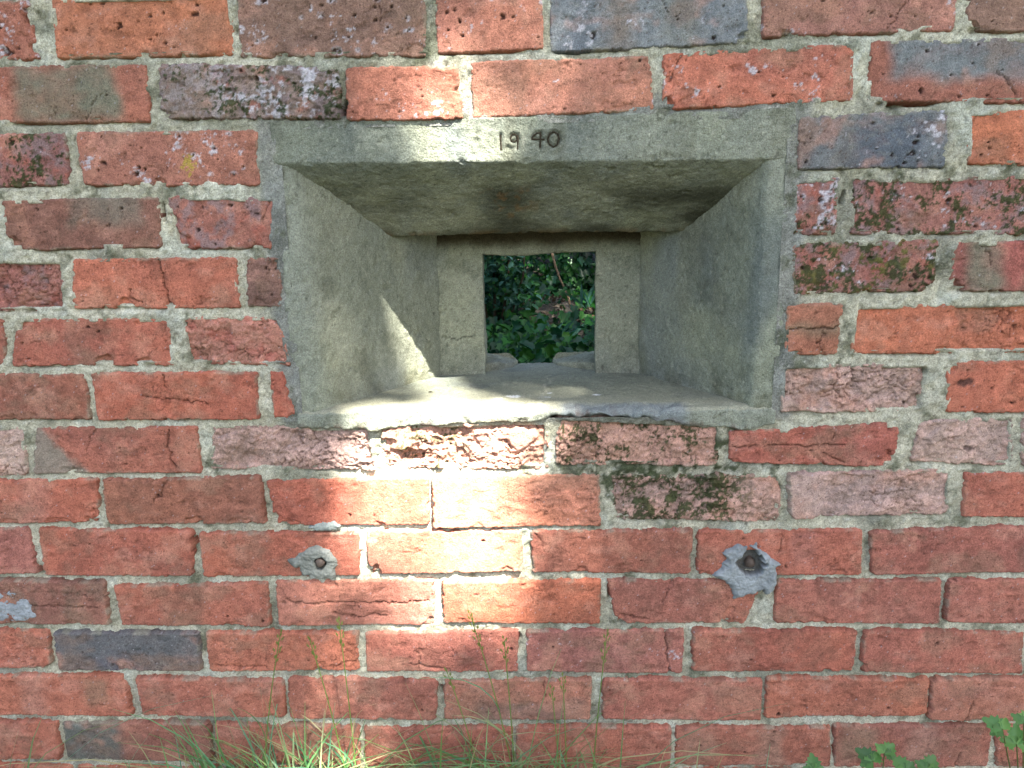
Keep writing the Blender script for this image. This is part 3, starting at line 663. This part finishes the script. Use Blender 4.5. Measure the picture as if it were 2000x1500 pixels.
# the two splayed cheeks
def cheek_l(z):
    t = (z-.66)/(.972-.66)
    xo = FRAME[0]-.0005*0; xi = -.2494-.0174*t; xb = -.1207+.0081*t
    return [(xo, .0012, z), (xi-.006, .0012, z), (xi+.004, .007, z), (xb, .203, z), (xb, .29, z), (xo, .29, z)]
def cheek_r(z):
    t = (z-.66)/(.972-.66)
    xo = FRAME[1]; xi = .3085+.005*t; xb = .1891-.0019*t
    return [(xo, .0012, z), (xi+.002, .0012, z), (xi-.002, .004, z), (xb, .203, z), (xb, .29, z), (xo, .29, z)]
zs = np.linspace(.645, .980, 6)
def cheek_col(seed):
    def ex(V, N, c, a, b):
        deep = sst(.03, .2, V[:, 1])
        c = mix(c, lin('140,146,144')*ALB, .5*deep*sst(-.4, .6, fbm3(V, (13, 13, 7), 3, seed+31)))
        st = sst(.2, .9, fbm3(V, (20, 26, 9), 3, seed+32))
        c = mix(c, lin('106,102,84')*ALB, .32*st*sst(.0, .06, V[:, 1]))
        low = sst(.70, .665, V[:, 2])
        return mix(c, lin('92,88,64')*ALB, .5*low*sst(-.2, .5, fbm3(V, 40, 3, seed+33)))
    return lambda V, N: ctint(V, N, seed, ex)
cast('cheek', loft([cheek_l(z) for z in zs]), .0026, 7, rough(1.2, 1300), cheek_col(1300))
cast('cheek', loft([cheek_r(z) for z in zs]), .0026, 3, rough(1.0, 1400), cheek_col(1400))

# floor of the loophole: the front lip is broken along its lower edge
BOT = [(-.30, .645), (-.286, .644), (-.244, .640), (-.180, .637), (-.169, .642), (-.095, .645), (.02, .648), (.035, .650), (.052, .658), (.075, .6605), (.119, .661), (.150, .6575), (.185, .651), (.225, .643), (.277, .636), (.310, .633), (.344, .641), (.36, .645)]
bx_, bz_ = np.array(BOT).T
def sillp(x):
    zb = float(np.interp(x, bx_, bz_))
    return [(x, -.0035, zb), (x, -.0035, .6605), (x, .004, .6655), (x, .20, .6655), (x, .295, .6655), (x, .295, .630), (x, .03, zb-.008)]
def sill_col(V, N):
    def ex(V, N, c, a, b):
        x, y = V[:, 0], V[:, 1]
        top = sst(.5, .8, N[:, 2])
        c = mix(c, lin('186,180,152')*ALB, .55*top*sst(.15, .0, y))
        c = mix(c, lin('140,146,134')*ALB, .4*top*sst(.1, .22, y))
        for (px, py, rx, ry) in ((-.02, .048, .007, .006), (.0, .06, .010, .006), (.115, .066, .007, .005), (.05, .078, .003, .003), (.045, .055, .004, .003)):
            dd = np.hypot((x-px)/rx, (y-py)/ry)+.5*fbm(x, y, 200, 2, 1530); c = mix(c, lin('235,235,232')*ALB, .9*top*sst(1, .7, dd))
        dc = polyline_dist(x+.006*fbm(x, y, 60, 3, 1531), y, [(.035, .0), (.045, .1), (.05, .2)]); c = mix(c, lin('200,196,176')*ALB, .5*top*sst(.0022, .0006, dc))
        dd = np.hypot((x+.12)/.004, (y-.10)/.004); c = mix(c, lin('60,52,40')*ALB, top*sst(1.2, .7, dd))
        mend = sst(.055, .07, x)*sst(.235, .215, x)*sst(.03, .012, y)      # grey repair on the broken lip
        c = mix(c, lin('134,140,142')*ALB, .75*mend)
        g = sst(.010, .0, np.abs(V[:, 2]-np.interp(x, bx_, bz_)))*sst(.1, .6, fbm(x, V[:, 2], 70, 4, 1533))
        return mix(c, C_DARK*.8, .6*g*(y < .02))
    return ctint(V, N, 1500, ex)
def sill_shape(V, N):
    W2 = rough(1.0, 1500)(V, N)
    fr = sst(.02, .004, V[:, 1])
    W2[:, 1] += fr*(.0025*sst(.2, .7, fbm(V[:, 0], V[:, 2], 45, 3, 1510)))
    W2[:, 2] += fr*.0022*fbm(V[:, 0], V[:, 1], 55, 4, 1511)
    k = sst(.055, .07, V[:, 0])*sst(.235, .215, V[:, 0])*sst(.03, .006, V[:, 1])
    W2[:, 2] += k*(-.003+.003*fbm(V[:, 0], V[:, 1], 70, 3, 1512))
    return W2
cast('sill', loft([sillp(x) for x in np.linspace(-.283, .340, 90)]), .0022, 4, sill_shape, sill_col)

# inner wall with the opening: two jambs and a head, then the two broken kerbs at its outer foot
def prism(poly, z0, z1): return loft([[(x, y, z) for x, y in poly] for z in (z0, z1)])
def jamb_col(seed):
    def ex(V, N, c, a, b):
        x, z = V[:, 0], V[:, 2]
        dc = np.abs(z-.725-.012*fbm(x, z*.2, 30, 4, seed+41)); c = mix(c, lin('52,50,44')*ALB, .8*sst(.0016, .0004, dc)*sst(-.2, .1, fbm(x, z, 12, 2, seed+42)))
        top = sst(.852, .874, z+.004*fbm(x, z*.3, 40, 3, seed+43)); c = mix(c, lin('56,46,32')*ALB, .9*top)  # recess shade under the soffit, painted on as a dark brown band
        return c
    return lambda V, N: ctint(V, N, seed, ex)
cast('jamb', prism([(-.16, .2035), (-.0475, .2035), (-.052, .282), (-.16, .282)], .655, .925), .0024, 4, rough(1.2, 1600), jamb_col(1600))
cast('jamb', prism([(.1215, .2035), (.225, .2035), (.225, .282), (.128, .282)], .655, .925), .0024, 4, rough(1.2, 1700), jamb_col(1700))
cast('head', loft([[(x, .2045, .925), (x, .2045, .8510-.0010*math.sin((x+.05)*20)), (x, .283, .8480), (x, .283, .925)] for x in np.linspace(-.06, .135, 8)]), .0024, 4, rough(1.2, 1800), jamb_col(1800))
def kerb(pts):
    b, t = [], []
    for x, y, h in pts: b.append((x, y, .655)); t.append((x, y, .6655+h))
    return loft([b, t])
cast('kerb', kerb([(-.058, .222, .012), (-.03, .236, .013), (-.006, .268, .006), (.000, .297, .004), (-.015, .297, .0185), (-.058, .297, .0185)]), .0022, 3, rough(1.3, 1900), lambda V, N: ctint(V, N, 1900))
cast('kerb', kerb([(.130, .222, .012), (.105, .236, .013), (.066, .268, .006), (.056, .297, .004), (.066, .297, .0185), (.130, .297, .0185)]), .0022, 3, rough(1.3, 1950), lambda V, N: ctint(V, N, 1950))

# ---------------------------------------------------------------- cement dabs and bolt ends
def poly_sd(X, Z, P):
    P = np.array(P, float); d = np.full(X.shape, 9.0); ins = np.zeros(X.shape, bool)
    for a, b in zip(P, np.roll(P, -1, 0)):
        d = np.minimum(d, polyline_dist(X, Z, [tuple(a), tuple(b)]))
        cnd = ((a[1] > Z) != (b[1] > Z)) & (X < (b[0]-a[0])*(Z-a[1])/(b[1]-a[1]+1e-12)+a[0]); ins ^= cnd
    return np.where(ins, d, -d)
def dab(name, pts, hole, thick, col, seed, parent, mat=None):
    P = np.array(pts)/1000.0; mg = .006
    X, Z = np.meshgrid(np.arange(P[:, 0].min()-mg, P[:, 0].max()+mg, .0009), np.arange(P[:, 1].min()-mg, P[:, 1].max()+mg, .0009))
    d = poly_sd(X, Z, P)+.0018*fbm(X, Z, 130, 3, seed)
    lay = np.floor(fbm(X, Z, 45, 3, seed+1)*3)/3
    h = thick*(1-np.exp(-np.maximum(d, 0)/.0022)) + .0011*lay*sst(0, .004, d)+.0011*fbm(X, Z*1.6, 110, 4, seed+2, .6) + .0005*fbm(X, Z, 420, 2, seed+3)
    h = np.where(d < 0, -.010, h)
    c = np.ones(X.shape+(3,))*lin(col)*ALB*(1+.12*lay+.18*fbm(X, Z, 90, 4, seed+4)+.08*fbm(X, Z, 400, 2, seed+5))[..., None]
    if hole:
        dh = np.hypot(X-hole[0], (Z-hole[1])*hole[3])-hole[2]*(1+.5*fbm(X, Z, 80, 3, seed+6))
        h = h-.016*sst(.0025, -.002, dh); c = mix(c, lin('74,68,58')*ALB, .8*sst(.002, -.001, dh))
    x0, z0 = X.mean(), Z.mean()
    V = np.stack([X-x0, -h, Z-z0], -1).reshape(-1, 3); F = grid_faces(X.shape[1], X.shape[0])
    F = F[~(d < -.0035).ravel()[F].any(1)]
    o = link(name, np_mesh(name, V, [F], c.reshape(-1, 3)), mat or M_PATCH, parent)
    o.location = Vector((x0, 0, z0)) - (Vector(parent.location) if parent is not None else Vector())
    return o
def stud(parent, r, y, tilt, seed):
    bm = bmesh.new()
    prof = [(0, -.42), (.45, -.40), (.8, -.25), (1.0, .05), (1.02, .5), (.96, 1.6), (.96, 3.0)]
    rings = []
    for q, t in prof[1:]:
        rings.append([bm.verts.new((q*r*(1+.07*math.sin(3*a+seed))*math.cos(a), t*r, q*r*(1+.07*math.sin(3*a+seed))*math.sin(a))) for a in np.linspace(0, 2*math.pi, 18, endpoint=False)])
    top = bm.verts.new((0, prof[0][1]*r, 0))
    for i in range(18): bm.faces.new((top, rings[0][i], rings[0][(i+1) % 18]))
    for a, b in zip(rings[:-1], rings[1:]):
        for i in range(18): bm.faces.new((a[i], b[i], b[(i+1) % 18], a[(i+1) % 18]))
    bmesh.ops.recalc_face_normals(bm, faces=bm.faces)
    for f in bm.faces: f.smooth = True
    me = bpy.data.meshes.new('bolt_end'); bm.to_mesh(me); bm.free()
    set_tint(me, np.tile(lin('88,74,64')*ALB, (len(me.vertices), 1))*np.random.RandomState(seed).uniform(.75, 1.2, (len(me.vertices), 1)))
    o = link('bolt_end', me, M_RUST, parent, (0, y, 0)); o.rotation_euler = tilt
    return o
PL = [(-315, 454), (-303, 457), (-289, 468), (-269, 476), (-254, 467), (-245, 454), (-249, 427), (-257, 425), (-270, 424), (-282, 426), (-289, 429), (-297, 431), (-298, 443), (-305, 442)]
PR = [(299, 475), (307, 470), (324, 475), (327, 469), (343, 457), (358, 444), (350, 440), (353, 428), (353, 415), (344, 400), (334, 406), (315, 399), (296, 393), (292, 409), (285, 421), (279, 422), (267, 429), (278, 440), (284, 451), (278, 461), (286, 466)]
t = thing('wall_bolt', 'rusty round bolt end in a small grey cement dab, below left of the embrasure', 'bolt', (-.268, 0, .450), 'bolt ends cemented into the wall')
dab('cement_dab', PL, (-.268, .450, .0070, .9), .007, '128,130,122', 2100, t); stud(t, .0064, -.0055, (0, 0, 0), 1)
t = thing('wall_bolt', 'sunken bolt end in a large ragged blue-grey cement dab, lower right of the embrasure', 'bolt', (.317, 0, .444), 'bolt ends cemented into the wall')
dab('cement_dab', PR, (.316, .446, .0150, .95), .0078, '146,150,150', 2200, t); stud(t, .0070, .0020, (.25, .2, 0), 2)
dab('cement_smear', [(-757, 410), (-705, 410), (-689, 394), (-686, 382), (-678, 374), (-682, 364), (-706, 359), (-766, 360)], None, .0022, '150,154,156', 2300, wall)
dab('cement_smear', [(-285, 500), (-269, 505), (-244, 509), (-236, 503), (-244, 496), (-269, 496)], None, .003, '146,152,146', 2400, wall)

# ---------------------------------------------------------------- ground
def sheet(name, x0, x1, y0, y1, step, zf, col, mat, big=True):
    X, Y = np.meshgrid(np.arange(x0, x1+step, step), np.arange(y0, y1+step, step))
    Zg = zf(X, Y); T = col(X, Y)
    V = np.stack([X, Y, Zg], -1).reshape(-1, 3)
    o = link(name, np_mesh(name, V, [grid_faces(X.shape[1], X.shape[0])], T.reshape(-1, 3)), mat); o['kind'] = 'structure'
    return o
def soilcol(X, Y):
    c = np.ones(X.shape+(3,))*lin('86,74,52')*ALB
    c = mix(c, lin('70,84,40')*ALB, .8*sst(-.3, .5, fbm(X, Y, 1.5, 4, 3001)))
    return c*(1+.3*fbm(X, Y, 20, 3, 3002))[..., None]
def gz(X, Y): return .012*fbm(X, Y, 2.0, 4, 3003) - .004
sheet('ground', -3, 3, -4.5, .06, .03, gz, soilcol, M_SOIL)
sheet('terrain', -90, 90, -90, 90, 3.0, lambda X, Y: np.full(X.shape, -.05), lambda X, Y: np.ones(X.shape+(3,))*lin('74,80,42')*ALB, M_SOIL)
def bz(X, Y): return .40+.065*(Y-.3)+.05*fbm(X, Y, 1.6, 4, 3010)+.10*np.exp(-((X-.12)**2/.05+(Y-2.0)**2/.06))
def bankcol(X, Y):
    c = np.ones(X.shape+(3,))*lin('78,70,58')*ALB
    m = np.exp(-((X-.12)**2/.06+(Y-1.95)**2/.12)); c = mix(c, lin('112,106,94')*ALB, .8*m)
    return c*(1+.4*fbm(X, Y, 30, 4, 3012))[..., None]
sheet('bank', -3.2, 3.2, .29, 6, .03, bz, bankcol, M_SOIL)

# ---------------------------------------------------------------- leaves
IVY = [(0, 0), (.28, -.12), (.50, .12), (.34, .34), (.42, .62), (.14, .66), (0, 1.0), (-.14, .66), (-.42, .62), (-.34, .34), (-.50, .12), (-.28, -.12)]
OVAL = [(0, 0), (.22, .2), (.30, .5), (.17, .82), (0, 1.0), (-.17, .82), (-.30, .5), (-.22, .2)]
HOLLY = [(0, 0), (.16, .1), (.30, .2), (.20, .36), (.34, .5), (.19, .66), (.22, .82), (0, 1.0), (-.22, .82), (-.19, .66), (-.34, .5), (-.20, .36), (-.30, .2), (-.16, .1)]
STRAP = [(0, 0), (.05, .3), (.055, .6), (0, 1.0), (-.055, .6), (-.05, .3)]
def frames(nrm, rng):
    nrm = nrm/np.linalg.norm(nrm, axis=1, keepdims=True)
    t = rng.normal(size=nrm.shape); t -= (t*nrm).sum(1, keepdims=True)*nrm; t /= np.linalg.norm(t, axis=1, keepdims=True)
    return nrm, t, np.cross(nrm, t)
def leaves(name, P, nrm, size, shape, tint, mat, rng, fold=.18, up=None, parent=None):
    """one mesh of many folded leaves; the midrib is a crease. up: preferred direction of the leaf axis"""
    n = len(P)
    if n == 0: return None
    N, A, B = frames(nrm, rng)
    if up is not None:
        A = up - (up*N).sum(1, keepdims=True)*N; A /= np.linalg.norm(A, axis=1, keepdims=True)+1e-9; B = np.cross(N, A)
    sh = np.array(shape); k = len(sh); tip = int(np.argmax(sh[:, 1]))
    bend = (sh[:, 1]-.4)**2*-.35
    hgt = fold*np.abs(sh[:, 0])*2+bend
    V = P[:, None, :] + size[:, None, None]*(sh[None, :, 0:1]*B[:, None, :] + sh[None, :, 1:2]*A[:, None, :] + hgt[None, :, None]*N[:, None, :])
    base = np.arange(n)[:, None]*k
    r = np.arange(0, tip+1); l = np.concatenate([[0], np.arange(tip, k)])
    F = [base+r[None, :], base+l[None, :]]
    T = np.repeat(tint, k, 0)
    return link(name, np_mesh(name, V.reshape(-1, 3), F, T, smooth=False), mat, parent)
def tints(n, cols, rng, jit=.2):
    cs = np.array([lin(c)*ALB for c in cols]); i = rng.randint(len(cs), size=n); j = rng.randint(len(cs), size=n); t = rng.rand(n, 1)
    return (cs[i]*t+cs[j]*(1-t))*rng.uniform(1-jit, 1+jit, (n, 1))
def cluster(n, rng, centres, rad):
    c = np.asarray(centres); k = rng.randint(len(c), size=n)
    d = rng.normal(size=(n, 3)); d /= np.linalg.norm(d, axis=1, keepdims=True)
    return c[k]+d*np.asarray(rad)*rng.rand(n, 1)**.45
def tube(bm, pts, r0, r1, sides=6):
    prev = None; n = len(pts)
    for i, p in enumerate(pts):
        p = Vector(p); a = Vector(pts[max(i-1, 0)]); b = Vector(pts[min(i+1, n-1)]); t = (b-a).normalized()
        s = t.cross(Vector((.3, .9, .2))).normalized(); q = t.cross(s); r = r0+(r1-r0)*i/(n-1)
        ring = [bm.verts.new(p+s*r*math.cos(x)+q*r*math.sin(x)) for x in np.linspace(0, 2*math.pi, sides, endpoint=False)]
        if prev:
            for k in range(sides): bm.faces.new((prev[k], prev[(k+1) % sides], ring[(k+1) % sides], ring[k]))
        prev = ring
def bm_obj(name, bm, mat, tint, parent=None, loc=(0, 0, 0)):
    me = bpy.data.meshes.new(name); bmesh.ops.recalc_face_normals(bm, faces=bm.faces); bm.to_mesh(me); bm.free()
    me.polygons.foreach_set('use_smooth', np.ones(len(me.polygons), bool))
    set_tint(me, np.tile(lin(tint)*ALB, (len(me.vertices), 1)))
    return link(name, me, mat, parent, loc)

# ---- what shows through the opening
rng = np.random.RandomState(11)
def stuff(o): o['kind'] = 'stuff'; return o
n = 9500                                                 # leaf litter on the bank
X = rng.uniform(-1.2, 1.4, n); Y = rng.uniform(.35, 3.0, n)
P = np.stack([X, Y, bz(X, Y)+rng.uniform(.0, .015, n)], 1)
nr = rng.normal(size=(n, 3))*.6+np.array([0, -.15, 1])
stuff(leaves('leaf_litter', P, nr, rng.uniform(.010, .036, n), OVAL, tints(n, ['132,108,84', '100,82,64', '170,148,122', '80,66,54', '150,138,122'], rng), M_DRY, rng, fold=.35))
n = 12000    # ivy creeping over the bank, thinner on the bare mound
X = rng.uniform(-1.2, 1.4, n); Y = rng.uniform(.9, 2.6, n)
k = rng.rand(n) > 1.02*np.exp(-((X-.11)**2/.022+(Y-1.7)**2/.25)) - 1.02*np.exp(-((X-.045)**2/.006+(Y-1.32)**2/.09)); X, Y = X[k], Y[k]; n = len(X)
P = np.stack([X, Y, bz(X, Y)+rng.uniform(.015, .10, n)*(.4+.6*(fbm(X, Y, 5, 2, 3200) > 0))], 1); nr = rng.normal(size=(n, 3))*.45+np.array([0, -.6, .8])
stuff(leaves('ivy', P, nr, rng.uniform(.024, .048, n), IVY, tints(n, ['38,94,28', '24,72,32', '56,112,28', '30,80,52'], rng), M_GLOSS, rng, up=np.tile([0, -.6, -.6], (n, 1))+rng.normal(size=(n, 3))*.5))
n = 10500                                                # ivy climbing the thicket at the back
X = rng.uniform(-1.3, 1.6, n); Z = rng.uniform(.45, 1.3, n)
Y = 2.25+.35*fbm(X, Z, 3, 3, 3101)+.25*(Z-.6)+rng.uniform(-.1, .35, n)
dens = fbm(X, Z, 6, 3, 3102) > -.30; X, Y, Z = X[dens], Y[dens], Z[dens]; n = len(X)
P = np.stack([X, Y, Z], 1); nr = rng.normal(size=(n, 3))*.45+np.array([0, -.8, .6])
stuff(leaves('ivy', P, nr, rng.uniform(.02, .044, n), IVY, tints(n, ['30,82,24', '18,60,30', '48,104,26', '24,74,48', '14,44,22'], rng), M_GLOSS, rng, up=np.tile([0, -.3, -.9], (n, 1))+rng.normal(size=(n, 3))*.5))
hb = thing('holly_bush', 'dark glossy small-leaved holly bush at left behind the opening', 'bush', HOLLY_AT)
n = 1500
P = cluster(n, rng, [(.02, 0.03, .14), (.06, .05, .05), (-.06, .1, .03), (-.05, .05, .20), (-.2, .1, .1), (-.2, .1, .3), (.0, .12, .28)], (.09, .10, .09))
nr = rng.normal(size=(n, 3))*.7+np.array([.1, -.5, .7])
leaves('foliage', P, nr, rng.uniform(.016, .034, n), HOLLY, tints(n, ['52,104,56', '40,90,70', '70,126,54', '90,140,120', '30,68,44'], rng), M_GLOSS, rng, parent=hb)
bm = bmesh.new()
for k in range(7): tube(bm, [(.02*k-.08, .03, -.08), (.05*k-.2, .05, .1), (.07*k-.3, .05+.02*k, .38)], .006, .002)
bm_obj('stem', bm, M_SOIL, '92,78,60', hb)
for lab, pts in TWIGS:
    bm = bmesh.new(); tube(bm, pts, .0050, .0035)
    o = bm_obj('twig', bm, M_SOIL, '166,138,108'); o['label'] = lab; o['category'] = 'twig'; o['group'] = 'twigs seen through the opening'
pl = thing('strap_leaf_plant', 'blue-green strap-leaved plant at the right side of the opening', 'plant', STRAP1)
for k in range(9):
    a = rng.uniform(-.8, .8); L = rng.uniform(.06, .11)
    P = np.array([[rng.uniform(-.03, .03), rng.uniform(-.03, .03), 0.0]]); o = leaves('leaf', P, np.array([[rng.uniform(-.4, .4), -1, .5]]), np.array([L]), STRAP, tints(1, ['66,120,104', '86,140,112', '50,104,84'], rng), M_GLOSS, rng, up=np.array([[math.sin(a)-.35, -.25, math.cos(a)]]), parent=pl)
pl = thing('strap_leaf_plant', 'single leaning tuft of blue-green leaves on the bare mound behind the opening', 'plant', STRAP2)
for k in range(6):
    a = rng.uniform(-.2, 1.0); L = rng.uniform(.06, .11)
    P = np.array([[rng.uniform(-.03, .03), rng.uniform(-.03, .03), 0.0]]); leaves('leaf', P, np.array([[rng.uniform(-.4, .4), -1, .6]]), np.array([L]), STRAP, tints(1, ['66,120,104', '96,150,110', '50,104,84'], rng), M_GLOSS, rng, up=np.array([[math.sin(a), -.25, math.cos(a)]]), parent=pl)
n = 9000                                                 # the thicket behind
P = np.stack([rng.uniform(-3.5, 3.5, n), rng.uniform(2.75, 4.2, n), rng.uniform(.3, 3.2, n)], 1)
nr = rng.normal(size=(n, 3))*.6+np.array([0, -.5, .8])
stuff(leaves('thicket', P, nr, rng.uniform(.08, .16, n), OVAL, tints(n, ['34,72,30', '26,56,34', '46,90,34'], rng), M_LEAF, rng))

# ---- the tree whose gaps let the sun through
tree = thing('broadleaf_tree', 'leafy broadleaf tree overhanging the grass in front of the wall, dappling it with sun', 'tree', (2.7, -5.2, -.03))
bm = bmesh.new()
tube(bm, [(0, 0, 0), (-.05, .1, 1.5), (-.1, .2, 3.2), (-.2, .4, 5.0), (-.3, .7, 6.8)], .20, .09, 12)
bm_obj('trunk', bm, M_SOIL, '104,92,76', tree)
for k in range(10):
    a = k*2.4; z = 3.6+.32*k; r = 2.3-.08*k; ca, sa = math.cos(a), math.sin(a)
    bm = bmesh.new(); b0 = (-.1-.03*k, .2+.04*k, z)
    tube(bm, [b0, (b0[0]+ca*r*.5, b0[1]+sa*r*.5, z+.7), (b0[0]+ca*r, b0[1]+sa*r, z+1.2)], .06, .015, 7)
    bm_obj('limb', bm, M_SOIL, '104,92,76', tree)
# GAPS: openings in the crown, (x, z, rx, rz, clear) where the light that passes them lands in the plane of the wall
rng = np.random.RandomState(5)
n = 80000
P = np.empty((n, 3)); u = rng.normal(size=(n, 3)); u /= np.linalg.norm(u, axis=1, keepdims=True)
P = u*np.array([3.6, 3.3, 1.7])*rng.rand(n, 1)**.40 + np.array([2.2, -4.1, 7.2])
t = P[:, 1]/SUN[1]
wx = P[:, 0]-SUN[0]*t; wz = P[:, 2]-SUN[2]*t
keep = np.ones(n)
for gx, gz_, rx, rz, cl in GAPS:
    e = np.hypot((wx-gx)/rx, (wz-gz_)/rz)
    keep = np.minimum(keep, 1-cl*(np.hypot(wx-gx, wz-gz_)*(1-1/np.maximum(e, 1e-6)) < .050))
k = rng.rand(n) < keep; P = P[k]; n = len(P)
nr = rng.normal(size=(n, 3))*.55+np.array([.15, -.3, 1]); sz = rng.uniform(.05, .085, n)
lf = leaves('crown', P-np.array([2.7, -5.2, -.03]), nr, sz, OVAL, tints(n, ['70,112,40', '54,96,38', '88,128,48'], rng), M_LEAF, rng, parent=tree)
lf['kind'] = 'stuff'

# ---------------------------------------------------------------- grass and weeds at the foot of the wall
def blades(P, L, lean, wid, tint, rng, seg=6, droop=1.0):
    """curved tapering blades; P roots, lean horizontal direction vectors (length = how far the tip travels per unit length)"""
    n = len(P); s = np.linspace(0, 1, seg+1)
    side = np.cross(lean+np.array([0, 0, .001]), np.array([0, 0, 1.0])); side += rng.normal(size=(n, 3))*.25*np.linalg.norm(lean, axis=1, keepdims=True); side /= np.linalg.norm(side, axis=1, keepdims=True)+1e-9
    V = []
    for q in s:
        up = L*(q - droop*.45*np.linalg.norm(lean, axis=1)*q**3)
        c = P + lean*(L*q**2)[:, None] + np.stack([0*up, 0*up, up], 1)
        wd = wid*(1-q**1.6)*.5+.00015
        V += [c-side*wd[:, None], c+side*wd[:, None]]
    V = np.stack(V, 1); k = 2*(seg+1); base = np.arange(n)[:, None]*k
    F = np.concatenate([base+np.array([[2*i, 2*i+1, 2*i+3, 2*i+2]]) for i in range(seg)], 0)
    return V.reshape(-1, 3), F, np.repeat(tint, k, 0)
GC = ['108,156,84', '86,142,80', '124,170,104', '100,164,126', '160,182,128', '186,178,130']
rng = np.random.RandomState(21)
def grass_obj(name, sets):
    Vs, Fs, Ts = [], [], []; o = 0
    for V, F, T in sets: Vs.append(V); Fs.append(F+o); Ts.append(T); o += len(V)
    return link(name, np_mesh(name, np.vstack(Vs), [np.vstack(Fs)], np.vstack(Ts)), M_GRASS)
def tuft(x0, x1, n, lmin, lmax, y0=-.10, y1=-.012, lean=.45, wid=(.0026, .0064)):
    X = rng.normal((x0+x1)/2, (x1-x0)/3.2, n); Y = rng.uniform(y0, y1, n)
    a = rng.uniform(0, 2*math.pi, n); m = rng.uniform(.08, 1, n)**.9*lean*2.8
    ln = np.stack([np.cos(a)*m, np.sin(a)*m*.35-.05, 0*a], 1)
    return blades(np.stack([X, Y, 0*X-.005], 1), rng.uniform(lmin, lmax, n)*rng.uniform(.7, 1, n), ln, rng.uniform(*wid, n), tints(n, GC, rng), rng)
lawn_n = 26000
X = rng.uniform(-2.4, 2.4, lawn_n); Y = -rng.uniform(0, 1, lawn_n)**1.5*2.5-.012; a = rng.uniform(0, 2*math.pi, lawn_n); m = rng.uniform(.1, .7, lawn_n)
lawn = blades(np.stack([X, Y, 0*X-.01], 1), rng.uniform(.04, .13, lawn_n), np.stack([np.cos(a)*m, np.sin(a)*m, 0*a], 1), rng.uniform(.0018, .0035, lawn_n), tints(lawn_n, GC, rng), rng, seg=3)
g = grass_obj('grass', [lawn]); g['kind'] = 'stuff'
for x0, x1, nn, l0, l1, lab in TUFTS:
    o = grass_obj('grass_tuft', [tuft(x0, x1, nn, l0, l1), tuft(x0-.02, x1+.02, max(3, nn//12), l1, l1*1.25, lean=.6)])
    o['label'] = lab; o['category'] = 'grass'; o['group'] = 'grass tufts at the foot of the wall'
for (xb, xt, zt, yb, hl, lab) in STEMS:
    st = thing('flowering_grass', lab, 'grass stem', (xb, yb, 0), 'flowering grass stems against the wall')
    dx = xt-xb
    pts = [(dx*q**1.7, -.01*q, zt*q) for q in np.linspace(0, 1, 9)]
    bm = bmesh.new(); tube(bm, pts, .0011, .0006, 5); bm_obj('stem', bm, M_GRASS, '120,150,70', st)
    hn = int(hl/.0035); d = (Vector(pts[-1])-Vector(pts[-2])).normalized()
    bm = bmesh.new()
    for k in range(hn):
        q = k/max(1, hn-1); c = Vector(pts[-1])-d*hl*(1-q)
        sd = Vector((math.cos(k*2.4), math.sin(k*2.4)*.6, .0))*(.0034*math.sin(math.pi*(.15+.75*q)))
        b = c+sd; e = b+d*.008+sd*.9; s_ = Vector((.0013, .0004, 0))
        v = [bm.verts.new(x) for x in (b, (b+e)/2+s_, e, (b+e)/2-s_, (b+e)/2+Vector((0, -.0008, 0)))]
        for i, j in ((0, 1), (1, 2), (2, 3), (3, 0)): bm.faces.new((v[i], v[j], v[4]))
    bm_obj('seed_head', bm, M_GRASS, '120,136,66', st)
    for k in range(2):
        q = rng.uniform(.25, .6); a = rng.choice([-1, 1])*rng.uniform(.4, .9)
        V, F, T = blades(np.array([[dx*q**1.7, -.01*q, zt*q]]), np.array([rng.uniform(.07, .13)]), np.array([[a, -.1, 0]]), np.array([.0028]), tints(1, GC, rng), rng)
        link('blade', np_mesh('blade', V, [F], T), M_GRASS, st)

# lobed herb leaves, bottom right
def lobed(rng):
    pts = [(0, 0)]
    R_ = []
    for s, t in ((.16, .05), (.30, .20), (.52, .16), (.40, .33), (.55, .46), (.34, .52), (.36, .72), (.18, .74), (.14, .93)): R_.append((s, t))
    return [(0, 0)] + R_ + [(0, 1.02)] + [(-s, t) for s, t in R_[::-1]]
for xb, yb, zb, leavs, lab in HERBS:
    h = thing('herb_plant', lab, 'plant', (xb, yb, 0), 'lobed herb plants at the foot of the wall')
    for (lx, lz, sz, ang) in leavs:
        bm = bmesh.new(); tip = Vector((lx-xb, -.02, lz)); tube(bm, [(0, 0, 0), (tip.x*.35, -.01, lz*.55), tuple(tip)], .0011, .0008, 5); bm_obj('stalk', bm, M_GRASS, '110,120,66', h)
        for da, fs in ((-1.15, .72), (0, 1.0), (1.15, .72)):
            a = ang+da
            o = leaves('leaf', np.array([[tip.x, tip.y, tip.z]]), np.array([[.15*math.sin(a), -.8, .75]]), np.array([sz*fs]), lobed(rng), tints(1, ['78,122,54', '98,140,64', '66,108,50'], rng, .3), M_LEAF, rng, fold=.12, up=np.array([[math.sin(a), -.25, math.cos(a)]]), parent=h)
